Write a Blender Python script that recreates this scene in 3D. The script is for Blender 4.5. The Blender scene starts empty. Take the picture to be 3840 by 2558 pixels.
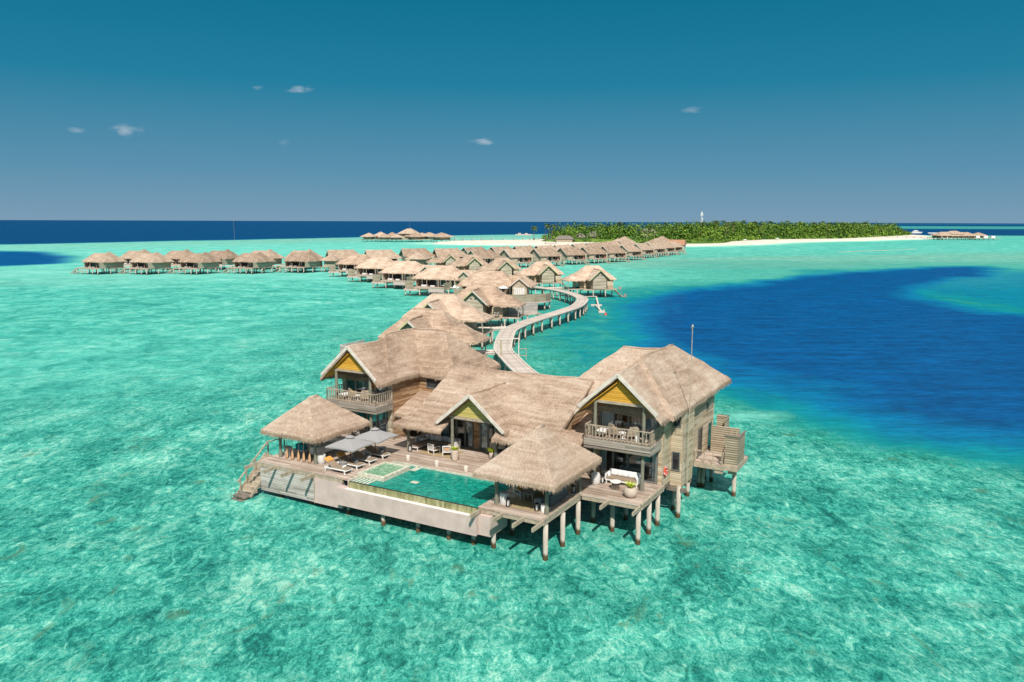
import bpy, bmesh, math, random
from mathutils import Vector, Matrix, noise
random.seed(7)
PI=math.pi; R=math.radians
S=bpy.context.scene; COL=S.collection

# ------------------------------------------------------------------ frame of the main villa
TH=R(-29.5); OX,OY=-2.10,47.06
UX=(math.cos(TH),math.sin(TH)); UY=(-math.sin(TH),math.cos(TH))
def W(u,v,z=0.0): return (OX+UX[0]*u+UY[0]*v, OY+UX[1]*u+UY[1]*v, z)

# ------------------------------------------------------------------ materials
def new(name):
    m=bpy.data.materials.new(name); m.use_nodes=True
    nt=m.node_tree; b=nt.nodes['Principled BSDF']; return m,nt,b
def nd(nt,t,**k):
    n=nt.nodes.new(t)
    for a,v in k.items():
        if a.startswith('i_'):
            n.inputs[a[2:].replace('_',' ')].default_value=v
        else: setattr(n,a,v)
    return n
def lk(nt,a,b): nt.links.new(a,b)
def ramp(nt,stops,fac=None,interp='LINEAR'):
    r=nt.nodes.new('ShaderNodeValToRGB'); r.color_ramp.interpolation=interp
    e=r.color_ramp.elements
    while len(e)<len(stops): e.new(.5)
    for x,(p,c) in zip(e,stops):
        x.position=p; x.color=(c[0],c[1],c[2],1) if not isinstance(c,(int,float)) else (c,c,c,1)
    if fac is not None: lk(nt,fac,r.inputs[0])
    return r.outputs[0]
def mixc(nt,a,b,f,bt='MIX'):
    m=nt.nodes.new('ShaderNodeMix'); m.data_type='RGBA'; m.blend_type=bt; m.clamp_factor=True
    for s,x in ((0,f),(6,a),(7,b)):
        if isinstance(x,(int,float)): m.inputs[s].default_value=x
        elif isinstance(x,tuple): m.inputs[s].default_value=(x[0],x[1],x[2],1)
        else: lk(nt,x,m.inputs[s])
    return m.outputs[2]
def math_(nt,op,a,b=None,c=None):
    m=nt.nodes.new('ShaderNodeMath'); m.operation=op
    for i,x in enumerate((a,b,c)):
        if x is None: continue
        if isinstance(x,(int,float)): m.inputs[i].default_value=x
        else: lk(nt,x,m.inputs[i])
    return m.outputs[0]
def mapped(nt,src,scale,rot=0,loc=(0,0,0)):
    m=nt.nodes.new('ShaderNodeMapping'); m.inputs['Scale'].default_value=scale
    m.inputs['Rotation'].default_value=(0,0,rot); m.inputs['Location'].default_value=loc
    lk(nt,src,m.inputs['Vector']); return m.outputs[0]
def nz(nt,vec,scale,detail=4,rough=.55,dist=0.0):
    n=nd(nt,'ShaderNodeTexNoise'); n.inputs['Scale'].default_value=scale; n.inputs['Detail'].default_value=detail
    n.inputs['Roughness'].default_value=rough; n.inputs['Distortion'].default_value=dist
    lk(nt,vec,n.inputs['Vector']); return n.outputs[0]
def bump(nt,b,h,dist=.02,st=1.0):
    n=nd(nt,'ShaderNodeBump'); n.inputs['Distance'].default_value=dist; n.inputs['Strength'].default_value=st
    lk(nt,h,n.inputs['Height']); lk(nt,n.outputs[0],b.inputs['Normal'])
def simple(name,c,rough=.7,var=.12,scale=6,metal=0,spec=.4):
    m,nt,b=new(name); tc=nd(nt,'ShaderNodeTexCoord')
    n=nz(nt,tc.outputs['Object'],scale,4)
    k=ramp(nt,[(.25,1-var*1.6),(.75,1+var)],n)
    lk(nt,mixc(nt,c,k,1.0,'MULTIPLY'),b.inputs['Base Color'])
    b.inputs['Roughness'].default_value=rough; b.inputs['Metallic'].default_value=metal
    b.inputs['Specular IOR Level'].default_value=spec
    return m

def thatch_mat(name,c0,c1,c2):
    m,nt,b=new(name); uv=nd(nt,'ShaderNodeUVMap'); tc=nd(nt,'ShaderNodeTexCoord')
    st=nz(nt,mapped(nt,uv.outputs[0],(9,1.1,1)),1.6,5,.7,.6)
    fine=nz(nt,mapped(nt,uv.outputs[0],(26,4.5,1)),1.5,3,.7,1.2)
    band=nz(nt,mapped(nt,uv.outputs[0],(.45,2.6,1)),1.0,4,.65,.8)
    big=nz(nt,tc.outputs['Object'],.33,4,.6)
    spk=nz(nt,mapped(nt,uv.outputs[0],(7,4,1)),1.6,5,.8,2.0)
    f=math_(nt,'MULTIPLY_ADD',spk,.42,math_(nt,'MULTIPLY_ADD',st,.22,math_(nt,'MULTIPLY_ADD',band,.27,math_(nt,'MULTIPLY',big,.25))))
    oi=nd(nt,'ShaderNodeObjectInfo'); f=math_(nt,'ADD',f,math_(nt,'MULTIPLY',math_(nt,'SUBTRACT',oi.outputs['Random'],.5),.07))
    col=ramp(nt,[(.47,c0),(.585,c1),(.70,c2)],f)
    tuft=nz(nt,mapped(nt,uv.outputs[0],(2.2,1.0,1)),1.3,2,.6,1.5)
    col=mixc(nt,col,(c0[0]*.55,c0[1]*.5,c0[2]*.5),ramp(nt,[(.62,0.0),(.76,.6)],tuft))
    lk(nt,col,b.inputs['Base Color']); b.inputs['Roughness'].default_value=.95
    b.inputs['Specular IOR Level'].default_value=.1
    bump(nt,b,math_(nt,'MULTIPLY_ADD',spk,1.6,math_(nt,'MULTIPLY',st,1.2)),.10,.9)
    return m

def plank_mat(name,cols,axis,width,rough=.8,joint=.35,length=2.6,jw=.1,stain=.25):
    """boards stacked along `axis` ('x','y','z'); each board has its own tone"""
    m,nt,b=new(name); tc=nd(nt,'ShaderNodeTexCoord'); sp=nd(nt,'ShaderNodeSeparateXYZ')
    lk(nt,tc.outputs['Object'],sp.inputs[0]); X,Y,Z=sp.outputs
    a={'x':X,'y':Y,'z':Z}[axis]
    other=math_(nt,'ADD',X,Y) if axis=='z' else (X if axis=='y' else Y)
    q=math_(nt,'DIVIDE',a,width); idx=math_(nt,'FLOOR',q); fr=math_(nt,'FRACT',q)
    seg=math_(nt,'FLOOR',math_(nt,'ADD',math_(nt,'DIVIDE',other,length),math_(nt,'MULTIPLY',idx,.37)))
    cv=nd(nt,'ShaderNodeCombineXYZ'); lk(nt,idx,cv.inputs[0]); lk(nt,seg,cv.inputs[1])
    wn=nd(nt,'ShaderNodeTexWhiteNoise'); lk(nt,cv.outputs[0],wn.inputs['Vector'])
    gs={'x':(1,.25,.25),'y':(.25,1,.25),'z':(.3,.3,2)}[axis]
    g=nz(nt,mapped(nt,tc.outputs['Object'],tuple(x*6 for x in gs)),1.5,4,.65,.3)
    f=math_(nt,'MULTIPLY_ADD',wn.outputs[0],.62,math_(nt,'MULTIPLY',g,.5))
    col=ramp(nt,[(.12+.76*i/(len(cols)-1),c) for i,c in enumerate(cols)],f)
    st=nz(nt,mapped(nt,tc.outputs['Object'],(.5,.5,.5)),1.2,3,.5)
    col=mixc(nt,col,mixc(nt,col,(.62,.60,.57),1.0,'MULTIPLY'),ramp(nt,[(.45,0.0),(.7,stain*2)],st))
    j=math_(nt,'LESS_THAN',fr,jw)
    col=mixc(nt,col,mixc(nt,col,(joint,joint,joint),1.0,'MULTIPLY'),j)
    lk(nt,col,b.inputs['Base Color']); b.inputs['Roughness'].default_value=rough
    b.inputs['Specular IOR Level'].default_value=.25
    h=math_(nt,'MULTIPLY_ADD',math_(nt,'SUBTRACT',1,j),1.0,math_(nt,'MULTIPLY',g,.3))
    bump(nt,b,h,.012,.8)
    return m

M={}
M['thatch']=thatch_mat('thatch',(.255,.165,.112),(.57,.405,.295),(.80,.66,.53))
M['thatch_far']=thatch_mat('thatch_far_darkened',(.20,.135,.095),(.405,.295,.215),(.60,.48,.375))  # thatch copy darkened in colour because far roofs catch the sun full on
M['fringe']=thatch_mat('fringe_straw',(.31,.21,.14),(.56,.41,.29),(.76,.61,.46))
M['siding']=plank_mat('siding',[(.26,.18,.105),(.43,.33,.215),(.56,.45,.31),(.66,.57,.44)],'z',.145,joint=.45,jw=.14,stain=.2)
M['siding_grey']=plank_mat('weathered_siding',[(.27,.215,.15),(.40,.335,.245),(.52,.45,.34),(.60,.53,.41)],'z',.15,joint=.5,jw=.14,stain=.2)
M['siding_warm']=plank_mat('warm_siding',[(.16,.075,.035),(.30,.17,.09),(.42,.27,.15),(.52,.36,.22)],'z',.145,joint=.4,jw=.14,stain=.15)
M['slats']=plank_mat('slat_screen',[(.30,.24,.16),(.42,.35,.25),(.52,.45,.34)],'z',.17,joint=.22,jw=.28,stain=.2)
M['deck']=plank_mat('deck_planks',[(.27,.185,.135),(.41,.305,.24),(.54,.43,.35),(.62,.52,.44)],'y',.14,joint=.45,jw=.12,length=3.4,stain=.3)
M['plank_grey']=plank_mat('grey_planks',[(.23,.20,.175),(.38,.345,.31),(.51,.475,.43),(.60,.56,.51)],'z',.13,joint=.35,jw=.14,stain=.25)
M['plank_brown']=plank_mat('balcony_planks',[(.20,.17,.14),(.32,.28,.23),(.44,.39,.33)],'z',.16,joint=.4,jw=.12,stain=.25)
M['yellow']=plank_mat('yellow_boards',[(.55,.27,.03),(.66,.35,.045),(.74,.42,.07)],'z',.12,joint=.55,jw=.2,length=20,stain=.05)
M['yellow_pale']=plank_mat('pale_yellow_boards',[(.40,.33,.09),(.52,.43,.13),(.60,.50,.17)],'z',.12,joint=.55,jw=.2,length=20,stain=.05)
M['walk']=plank_mat('walkway_planks',[(.40,.335,.30),(.50,.43,.39),(.60,.53,.485)],'y',.55,joint=.75,jw=.1,length=20,stain=.2)
M['timber']=simple('weathered_timber',(.42,.345,.255),.85,.25,3)
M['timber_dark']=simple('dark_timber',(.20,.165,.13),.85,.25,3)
M['olive']=simple('olive_post',(.21,.205,.155),.7,.15,3)
M['greyframe']=simple('grey_frame',(.17,.175,.155),.6,.08,3)
M['white']=simple('white_paint',(.78,.77,.74),.6,.06,3)
M['offwhite']=simple('barge_paint',(.66,.59,.51),.7,.15,2)
M['bargeolive']=simple('olive_fascia',(.50,.48,.25),.7,.12,2)
M['plaster']=simple('pink_plaster',(.56,.435,.385),.85,.12,1.1)
M['pebble']=simple('white_pebble',(.80,.76,.70),.9,.2,18)
M['curtain']=None
M['dark']=simple('dark_interior',(.035,.032,.03),.8,.1,2)
M['room']=simple('room_wall',(.26,.19,.13),.8,.2,2)
M['cushion_brown']=simple('taupe_cushion',(.30,.225,.16),.95,.06,8)
M['cushion_white']=simple('white_cushion',(.74,.72,.70),.95,.05,8)
M['orange']=simple('orange_cloth',(.70,.33,.08),.9,.06,8)
M['grey_fabric']=simple('grey_canvas',(.30,.285,.28),.9,.05,5)
M['rope_grey']=simple('grey_rope_weave',(.10,.105,.115),.9,.25,20)
M['ceramic']=simple('white_ceramic',(.62,.60,.57),.45,.06,3)
M['stone_pot']=simple('stone_pot',(.50,.41,.33),.8,.1,5)
M['black']=simple('black_metal',(.02,.02,.022),.5,.05,3)
M['red']=simple('red_plastic',(.70,.06,.03),.4,.05,3)
M['teal']=simple('teal_cloth',(.01,.30,.40),.9,.05,3)
M['wood']=simple('paddle_wood',(.55,.33,.18),.6,.15,5)
M['redpole']=simple('red_brown_pole',(.22,.05,.03),.5,.05,3)
M['rug']=simple('jute_rug',(.40,.30,.16),.98,.12,30)
M['leaf']=simple('lime_leaf',(.62,.72,.04),.6,.25,9)
M['steel']=simple('steel',(.60,.60,.58),.25,.03,3,metal=.9)
M['redtile']=simple('terracotta_shingle',(.42,.21,.12),.8,.15,2)
M['greythatch']=simple('grey_thatch',(.20,.17,.145),.95,.2,2)
M['cream']=simple('cream_shell',(.60,.53,.45),.8,.08,6)
M['coralrock']=simple('reef_rock',(.20,.19,.15),.95,.3,.6)
M['trunk']=simple('palm_trunk',(.22,.17,.12),.9,.2,3)
M['skin']=simple('skin',(.45,.26,.17),.6,.04,3)

m,nt,b=new('curtain'); tc=nd(nt,'ShaderNodeTexCoord')
wv=nd(nt,'ShaderNodeTexWave'); wv.inputs['Scale'].default_value=2.2; wv.inputs['Distortion'].default_value=1.2
lk(nt,mapped(nt,tc.outputs['Object'],(1,1,.05)),wv.inputs['Vector'])
lk(nt,ramp(nt,[(0,(.55,.58,.60)),(1,(.88,.90,.90))],wv.outputs[1]),b.inputs['Base Color']); b.inputs['Roughness'].default_value=.9; M['curtain']=m

m,nt,b=new('window_glass'); nt.nodes.remove(b)
g=nd(nt,'ShaderNodeBsdfGlossy'); g.inputs['Roughness'].default_value=.02; g.inputs['Color'].default_value=(.9,.95,1,1)
t=nd(nt,'ShaderNodeBsdfTransparent'); t.inputs['Color'].default_value=(.88,.92,.92,1)
fr=nd(nt,'ShaderNodeFresnel'); fr.inputs['IOR'].default_value=1.5
mx=nd(nt,'ShaderNodeMixShader'); lk(nt,math_(nt,'MULTIPLY_ADD',fr.outputs[0],1.2,.03),mx.inputs[0]); lk(nt,t.outputs[0],mx.inputs[1]); lk(nt,g.outputs[0],mx.inputs[2])
lk(nt,mx.outputs[0],nt.nodes['Material Output'].inputs[0]); M['glass']=m
m,nt,b=new('dark_window'); b.inputs['Base Color'].default_value=(.02,.026,.03,1); b.inputs['Roughness'].default_value=.08
tc=nd(nt,'ShaderNodeTexCoord'); lk(nt,ramp(nt,[(.4,(.012,.014,.016)),(.62,(.05,.055,.06))],nz(nt,tc.outputs['Object'],1.3,3)),b.inputs['Base Color']); M['darkglass']=m

# piles: concrete with a rusty tide band just above the water line
m,nt,b=new('pile_concrete'); tc=nd(nt,'ShaderNodeTexCoord'); ge=nd(nt,'ShaderNodeNewGeometry'); sp=nd(nt,'ShaderNodeSeparateXYZ')
lk(nt,ge.outputs['Position'],sp.inputs[0])
n=nz(nt,mapped(nt,tc.outputs['Object'],(3,3,.6)),2,4)
col=ramp(nt,[(.3,(.33,.28,.22)),(.7,(.58,.52,.45))],n)
h=math_(nt,'MULTIPLY_ADD',n,.25,sp.outputs[2])
col=mixc(nt,(.10,.06,.025),col,ramp(nt,[(.42,0.0),(.62,1.0)],math_(nt,'ADD',h,.0)))
lk(nt,col,b.inputs['Base Color']); b.inputs['Roughness'].default_value=.9; M['pile']=m

# foliage
def leafmat(name,a,c,d):
    m,nt,b=new(name); ge=nd(nt,'ShaderNodeNewGeometry'); oi=nd(nt,'ShaderNodeObjectInfo')
    n=nz(nt,ge.outputs['Position'],.06,4,.7); rr=math_(nt,'MULTIPLY_ADD',ge.outputs['Random Per Island'],.30,math_(nt,'MULTIPLY_ADD',n,1.5,-.42))
    rr=math_(nt,'ADD',rr,math_(nt,'MULTIPLY',oi.outputs['Random'],.12))
    lk(nt,ramp(nt,[(.2,a),(.5,c),(.85,d)],rr),b.inputs['Base Color']); b.inputs['Roughness'].default_value=.65
    b.inputs['Specular IOR Level'].default_value=.2
    return m
M['foliage']=leafmat('foliage',(.012,.040,.006),(.055,.125,.012),(.19,.29,.03))
M['frond']=leafmat('palm_frond',(.018,.045,.010),(.045,.085,.016),(.16,.17,.03))
m,nt,b=new('sand'); tc=nd(nt,'ShaderNodeTexCoord')
lk(nt,ramp(nt,[(.3,(.58,.50,.40)),(.7,(.72,.65,.55))],nz(nt,tc.outputs['Object'],.05,5)),b.inputs['Base Color']); b.inputs['Roughness'].default_value=1; M['sand']=m

# ---- sea water (opaque body colour of the water over sand / coral / depth, glossy waves on top)
def water_shader(name,build,fmax=.30,base=.02,rough=.10,clear=0.0):
    m,nt,b=new(name); nt.nodes.remove(b)
    col,h,dist=build(nt)
    bp=nd(nt,'ShaderNodeBump'); bp.inputs['Distance'].default_value=dist; bp.inputs['Strength'].default_value=1.0
    lk(nt,h,bp.inputs['Height'])
    d=nd(nt,'ShaderNodeBsdfDiffuse'); lk(nt,col,d.inputs[0]); d.inputs['Roughness'].default_value=.5
    bp2=nd(nt,'ShaderNodeBump'); bp2.inputs['Distance'].default_value=dist*1.0; bp2.inputs['Strength'].default_value=.7
    lk(nt,h,bp2.inputs['Height']); lk(nt,bp2.outputs[0],d.inputs['Normal'])
    dsh=d.outputs[0]
    if clear:
        tr=nd(nt,'ShaderNodeBsdfTransparent'); tr.inputs[0].default_value=(.55,1,.95,1); m2=nd(nt,'ShaderNodeMixShader'); m2.inputs[0].default_value=clear; lk(nt,d.outputs[0],m2.inputs[1]); lk(nt,tr.outputs[0],m2.inputs[2]); dsh=m2.outputs[0]
    g=nd(nt,'ShaderNodeBsdfGlossy'); g.inputs['Roughness'].default_value=rough; lk(nt,bp.outputs[0],g.inputs['Normal'])
    fr=nd(nt,'ShaderNodeFresnel'); fr.inputs['IOR'].default_value=1.33; lk(nt,bp.outputs[0],fr.inputs['Normal'])
    f=math_(nt,'MINIMUM',math_(nt,'ADD',math_(nt,'MULTIPLY',fr.outputs[0],.8),base),fmax)
    mx=nd(nt,'ShaderNodeMixShader'); lk(nt,f,mx.inputs[0]); lk(nt,dsh,mx.inputs[1]); lk(nt,g.outputs[0],mx.inputs[2])
    lk(nt,mx.outputs[0],nt.nodes['Material Output'].inputs[0]); return m
def attr(nt,n):
    a=nd(nt,'ShaderNodeAttribute'); a.attribute_name=n; a.attribute_type='GEOMETRY'; return a.outputs['Fac']
def sea(nt):
    tc=nd(nt,'ShaderNodeTexCoord'); P=tc.outputs['Object']
    deep=attr(nt,'deep'); sand=attr(nt,'sandy'); reef=attr(nt,'reef'); shore=attr(nt,'shore')
    pr=mapped(nt,P,(1,1,1),R(-18)); prs=mapped(nt,P,(1.25,.72,1),R(24))
    big=nz(nt,prs,.16,5,.6,.5)
    med=nz(nt,prs,1.05,7,.74,1.2)
    fine=nz(nt,mapped(nt,P,(1.3,.8,1),R(24)),3.6,5,.8,1.5)
    streak=nz(nt,mapped(nt,P,(.075,.070,1),R(8)),1.0,9,.72,.6)
    f=math_(nt,'MULTIPLY_ADD',big,.25,math_(nt,'MULTIPLY_ADD',med,.43,math_(nt,'MULTIPLY',fine,.36)))
    shallow=ramp(nt,[(.43,(.004,.085,.070)),(.484,(.013,.190,.147)),(.522,(.038,.285,.218)),(.562,(.10,.385,.295)),(.62,(.29,.54,.42))],f)
    # brown-green coral heads
    cor=ramp(nt,[(.575,0.0),(.67,.80)],math_(nt,'MULTIPLY_ADD',nz(nt,prs,.33,5,.7,1.4),.72,math_(nt,'MULTIPLY',med,.30)))
    vo=nd(nt,'ShaderNodeTexVoronoi'); vo.inputs['Scale'].default_value=.27; vo.inputs['Randomness'].default_value=1.0; lk(nt,pr,vo.inputs['Vector'])
    hd=math_(nt,'ADD',vo.outputs['Distance'],math_(nt,'MULTIPLY',math_(nt,'SUBTRACT',med,.5),.55))
    pick=nd(nt,'ShaderNodeSeparateXYZ'); lk(nt,vo.outputs['Color'],pick.inputs[0])
    heads=math_(nt,'MULTIPLY',ramp(nt,[(.08,.75),(.20,0.0)],hd),math_(nt,'GREATER_THAN',pick.outputs[0],.70))
    cor=math_(nt,'MAXIMUM',cor,heads)
    shallow=mixc(nt,shallow,(.055,.155,.09),math_(nt,'MULTIPLY',cor,math_(nt,'SUBTRACT',1.0,math_(nt,'MULTIPLY',sand,1.0))))
    st2=nz(nt,mapped(nt,P,(.26,.20,1),R(-8)),1.0,7,.75,1.0)
    fs=math_(nt,'MULTIPLY_ADD',streak,.34,math_(nt,'MULTIPLY_ADD',st2,.46,math_(nt,'MULTIPLY_ADD',med,.14,math_(nt,'MULTIPLY',fine,.06))))
    pale=ramp(nt,[(.40,(.02,.19,.155)),(.475,(.042,.305,.245)),(.54,(.092,.41,.325)),(.62,(.24,.52,.43))],fs)
    col=mixc(nt,shallow,pale,sand)
    rc=ramp(nt,[(.35,(.10,.20,.15)),(.65,(.19,.33,.25))],big)
    rf=math_(nt,'MULTIPLY',reef,ramp(nt,[(.35,.25),(.6,1.0)],nz(nt,mapped(nt,P,(.02,.06,1)),1.0,5,.6,.6)))
    col=mixc(nt,col,rc,rf)
    dn=math_(nt,'ADD',deep,math_(nt,'MULTIPLY',math_(nt,'SUBTRACT',big,.5),.35))
    dn=math_(nt,'MULTIPLY',dn,math_(nt,'GREATER_THAN',deep,.002))
    dcol=ramp(nt,[(.10,(.008,.20,.150)),(.30,(.001,.170,.195)),(.50,(.0,.122,.235)),(.85,(.0,.058,.175))],dn)
    ocean=attr(nt,'ocean')
    dcol=mixc(nt,dcol,(.0,.040,.115),ocean)
    col=mixc(nt,col,dcol,ramp(nt,[(.04,0.0),(.26,1.0)],dn))
    pal2=ramp(nt,[(.4,(.11,.43,.345)),(.6,(.19,.52,.43))],streak)
    col=mixc(nt,col,mixc(nt,col,pal2,1.0),attr(nt,'pale'))
    col=mixc(nt,col,(.30,.58,.46),shore)
    wv=nz(nt,mapped(nt,P,(.45,1.6,1),R(-10)),1.1,5,.62,.4)
    sw=nz(nt,mapped(nt,P,(.10,.36,1),R(-12)),1.0,5,.6,.3)
    wmix=ramp(nt,[(.38,.84),(.62,1.18)],math_(nt,'MULTIPLY_ADD',wv,.5,math_(nt,'MULTIPLY',sw,.5)))
    col=mixc(nt,col,wmix,1.0,'MULTIPLY')
    dmix=ramp(nt,[(.36,.66),(.5,1.0),(.64,1.34)],math_(nt,'MULTIPLY_ADD',wv,.6,math_(nt,'MULTIPLY',sw,.4)))
    col=mixc(nt,col,mixc(nt,col,dmix,1.0,'MULTIPLY'),math_(nt,'MULTIPLY',deep,.8))
    h=math_(nt,'MULTIPLY_ADD',wv,.55,math_(nt,'MULTIPLY_ADD',sw,1.6,math_(nt,'MULTIPLY',fine,.22)))
    return col,h,.17
M['sea']=water_shader('sea_water',sea,.10,.0,.12)

def poolw(nt):
    tc=nd(nt,'ShaderNodeTexCoord'); P=tc.outputs['Object']
    a=nz(nt,mapped(nt,P,(1,1.3,1)),2.6,4,.6,1.4)
    vo=nd(nt,'ShaderNodeTexVoronoi'); vo.feature='SMOOTH_F1'; vo.inputs['Scale'].default_value=2.2; lk(nt,mapped(nt,P,(1,1.4,1)),vo.inputs['Vector'])
    col=ramp(nt,[(.35,(.0,.11,.085)),(.52,(.004,.225,.17)),(.68,(.035,.34,.26))],math_(nt,'MULTIPLY_ADD',a,.8,math_(nt,'MULTIPLY',vo.outputs[0],.2)))
    return col,a,.02
M['poolwater']=water_shader('pool_water',poolw,.5,.03,.03)
def jacw(nt):
    tc=nd(nt,'ShaderNodeTexCoord'); P=tc.outputs['Object']
    a=nz(nt,P,3.0,5,.7,2.0)
    return ramp(nt,[(.3,(.05,.17,.09)),(.5,(.14,.29,.17)),(.68,(.45,.56,.44))],a),a,.04
M['jacuzzi']=water_shader('jacuzzi_water',jacw,.4,.03,.05)
m,nt,b=new('mossy_tile'); tc=nd(nt,'ShaderNodeTexCoord')
lk(nt,ramp(nt,[(.32,(.12,.125,.05)),(.5,(.27,.255,.12)),(.68,(.44,.40,.25))],nz(nt,mapped(nt,tc.outputs['Object'],(2.5,2.5,.6)),1.4,5,.65)),b.inputs['Base Color']); b.inputs['Roughness'].default_value=.25; M['moss']=m
M['stonerim']=simple('pool_stone',(.56,.53,.42),.6,.25,4)

# ------------------------------------------------------------------ mesh builder
class MB:
    def __init__(s): s.v=[]; s.f=[]; s.uv=[]; s.mi=[]; s.cm=0
    def face(s,pts,uvs=None):
        i=len(s.v); s.v+= [tuple(p) for p in pts]; s.f.append(tuple(range(i,i+len(pts)))); s.uv.append(uvs or [(p[0],p[1]) for p in pts]); s.mi.append(s.cm)
    def raw(s,vs,fs):
        i=len(s.v); s.v+=[tuple(p) for p in vs]
        for f in fs:
            s.f.append(tuple(i+k for k in f)); s.uv.append([(vs[k][0],vs[k][2]) for k in f]); s.mi.append(s.cm)
    def box(s,x0,x1,y0,y1,z0,z1):
        s.raw([(x0,y0,z0),(x1,y0,z0),(x1,y1,z0),(x0,y1,z0),(x0,y0,z1),(x1,y0,z1),(x1,y1,z1),(x0,y1,z1)],
              [(0,3,2,1),(4,5,6,7),(0,1,5,4),(1,2,6,5),(2,3,7,6),(3,0,4,7)]); return s
    def bar(s,p,q,w,h,up=(0,0,1)):
        p=Vector(p);q=Vector(q); d=(q-p).normalized(); u=Vector(up)
        if abs(d.dot(u))>.99: u=Vector((0,1,0))
        sd=d.cross(u).normalized()*w/2; u2=sd.cross(d).normalized()*h/2
        vs=[p-sd-u2,p+sd-u2,p+sd+u2,p-sd+u2,q-sd-u2,q+sd-u2,q+sd+u2,q-sd+u2]
        s.raw([tuple(x) for x in vs],[(0,1,2,3),(7,6,5,4),(0,4,5,1),(1,5,6,2),(2,6,7,3),(3,7,4,0)]); return s
    def cyl(s,x,y,z0,z1,r,r2=None,n=12,dx=0,dy=0):
        r2=r if r2 is None else r2; vs=[]
        for k in range(n):
            a=2*PI*k/n; vs.append((x+r*math.cos(a),y+r*math.sin(a),z0))
        for k in range(n):
            a=2*PI*k/n; vs.append((x+dx+r2*math.cos(a),y+dy+r2*math.sin(a),z1))
        fs=[(k,(k+1)%n,n+(k+1)%n,n+k) for k in range(n)]+[tuple(range(n-1,-1,-1)),tuple(range(n,2*n))]
        s.raw(vs,fs); return s
    def tube(s,pts,r,n=8,r2=None):
        P=[Vector(p) for p in pts]; rings=[]
        for i,p in enumerate(P):
            d=(P[min(i+1,len(P)-1)]-P[max(i-1,0)]).normalized()
            u=Vector((0,0,1)) if abs(d.z)<.95 else Vector((0,1,0))
            a=d.cross(u).normalized(); c=a.cross(d).normalized()
            rr=r if r2 is None else r+(r2-r)*i/(len(P)-1)
            rings.append([p+a*rr*math.cos(2*PI*k/n)+c*rr*math.sin(2*PI*k/n) for k in range(n)])
        vs=[tuple(x) for rg in rings for x in rg]
        fs=[(i*n+k,i*n+(k+1)%n,(i+1)*n+(k+1)%n,(i+1)*n+k) for i in range(len(P)-1) for k in range(n)]
        fs+=[tuple(range(n-1,-1,-1)),tuple(range((len(P)-1)*n,len(P)*n))]
        s.raw(vs,fs); return s
    def lathe(s,x,y,prof,n=20):
        vs=[];
        for r,z in prof:
            for k in range(n):
                a=2*PI*k/n; vs.append((x+r*math.cos(a),y+r*math.sin(a),z))
        m=len(prof); fs=[(i*n+k,i*n+(k+1)%n,(i+1)*n+(k+1)%n,(i+1)*n+k) for i in range(m-1) for k in range(n)]
        fs+=[tuple(range(n-1,-1,-1)),tuple(range((m-1)*n,m*n))]
        s.raw(vs,fs); return s
    def prism(s,poly,d0,d1,plane='xz'):
        """polygon in plane, extruded from d0 to d1 along the third axis"""
        n=len(poly)
        def P(a,b,d): return (a,d,b) if plane=='xz' else ((d,a,b) if plane=='yz' else (a,b,d))
        vs=[P(a,b,d0) for a,b in poly]+[P(a,b,d1) for a,b in poly]
        s.raw(vs,[tuple(range(n)),tuple(range(2*n-1,n-1,-1))]+[(k,k+n,(k+1)%n+n,(k+1)%n) for k in range(n)]); return s
    def soft(s,cx,cy,cz,sx,sy,sz,rz=0,n=2,tilt=0):
        """pillow: rounded box"""
        bm=bmesh.new(); bmesh.ops.create_cube(bm,size=1); bmesh.ops.subdivide_edges(bm,edges=bm.edges[:],cuts=2,use_grid_fill=True)
        for v in bm.verts:
            c=v.co; k=1-.22*(abs(c.x*2)**3*abs(c.y*2)**3); t=1-.55*max(abs(c.x*2),abs(c.y*2))**4*(1 if sz<.3 else .25)
            v.co=Vector((c.x*sx*k,c.y*sy*k,c.z*sz*t))
        mt=Matrix.Translation((cx,cy,cz))@Matrix.Rotation(rz,4,'Z')@Matrix.Rotation(tilt,4,'X')
        bm.transform(mt); bm.verts.index_update()
        s.raw([tuple(v.co) for v in bm.verts],[tuple(v.index for v in f.verts) for f in bm.faces]); bm.free(); return s
    def mat2(s,k): s.cm=k; return s
    def build(s,name,mats,parent=None,smooth=False,bevel=0):
        me=bpy.data.meshes.new(name); me.from_pydata(s.v,[],s.f)
        ul=me.uv_layers.new(name='UVMap'); i=0; fl=[]
        for u in s.uv:
            for p in u: fl+= [p[0],p[1]]
        ul.data.foreach_set('uv',fl)
        if not isinstance(mats,(list,tuple)): mats=[mats]
        for x in mats: me.materials.append(M[x] if isinstance(x,str) else x)
        me.polygons.foreach_set('material_index',s.mi)
        if smooth: me.polygons.foreach_set('use_smooth',[True]*len(s.f))
        me.update()
        o=bpy.data.objects.new(name,me); COL.objects.link(o)
        if parent is not None: o.parent=parent
        if bevel:
            md=o.modifiers.new('bevel','BEVEL'); md.width=bevel; md.segments=2; md.limit_method='ANGLE'
        return o
def tag(o,label=None,cat=None,group=None,kind=None):
    if label: o['label']=label
    if cat: o['category']=cat
    if group: o['group']=group
    if kind: o['kind']=kind
    return o
def thing(name,label,cat,loc=(0,0,0),rz=0,group=None):
    o=bpy.data.objects.new(name,None); COL.objects.link(o); o.empty_display_size=.3
    o.location=loc; o.rotation_euler=(0,0,rz); return tag(o,label,cat,group)
def vthing(name,label,cat,u=0,v=0,z=0,rz=0,group=None): return thing(name,label,cat,W(u,v,z),TH+rz,group)
def copy_tree(o,parent=None):
    c=o.copy(); COL.objects.link(c)
    if parent is not None: c.parent=parent
    for ch in o.children: copy_tree(ch,c)
    return c
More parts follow.
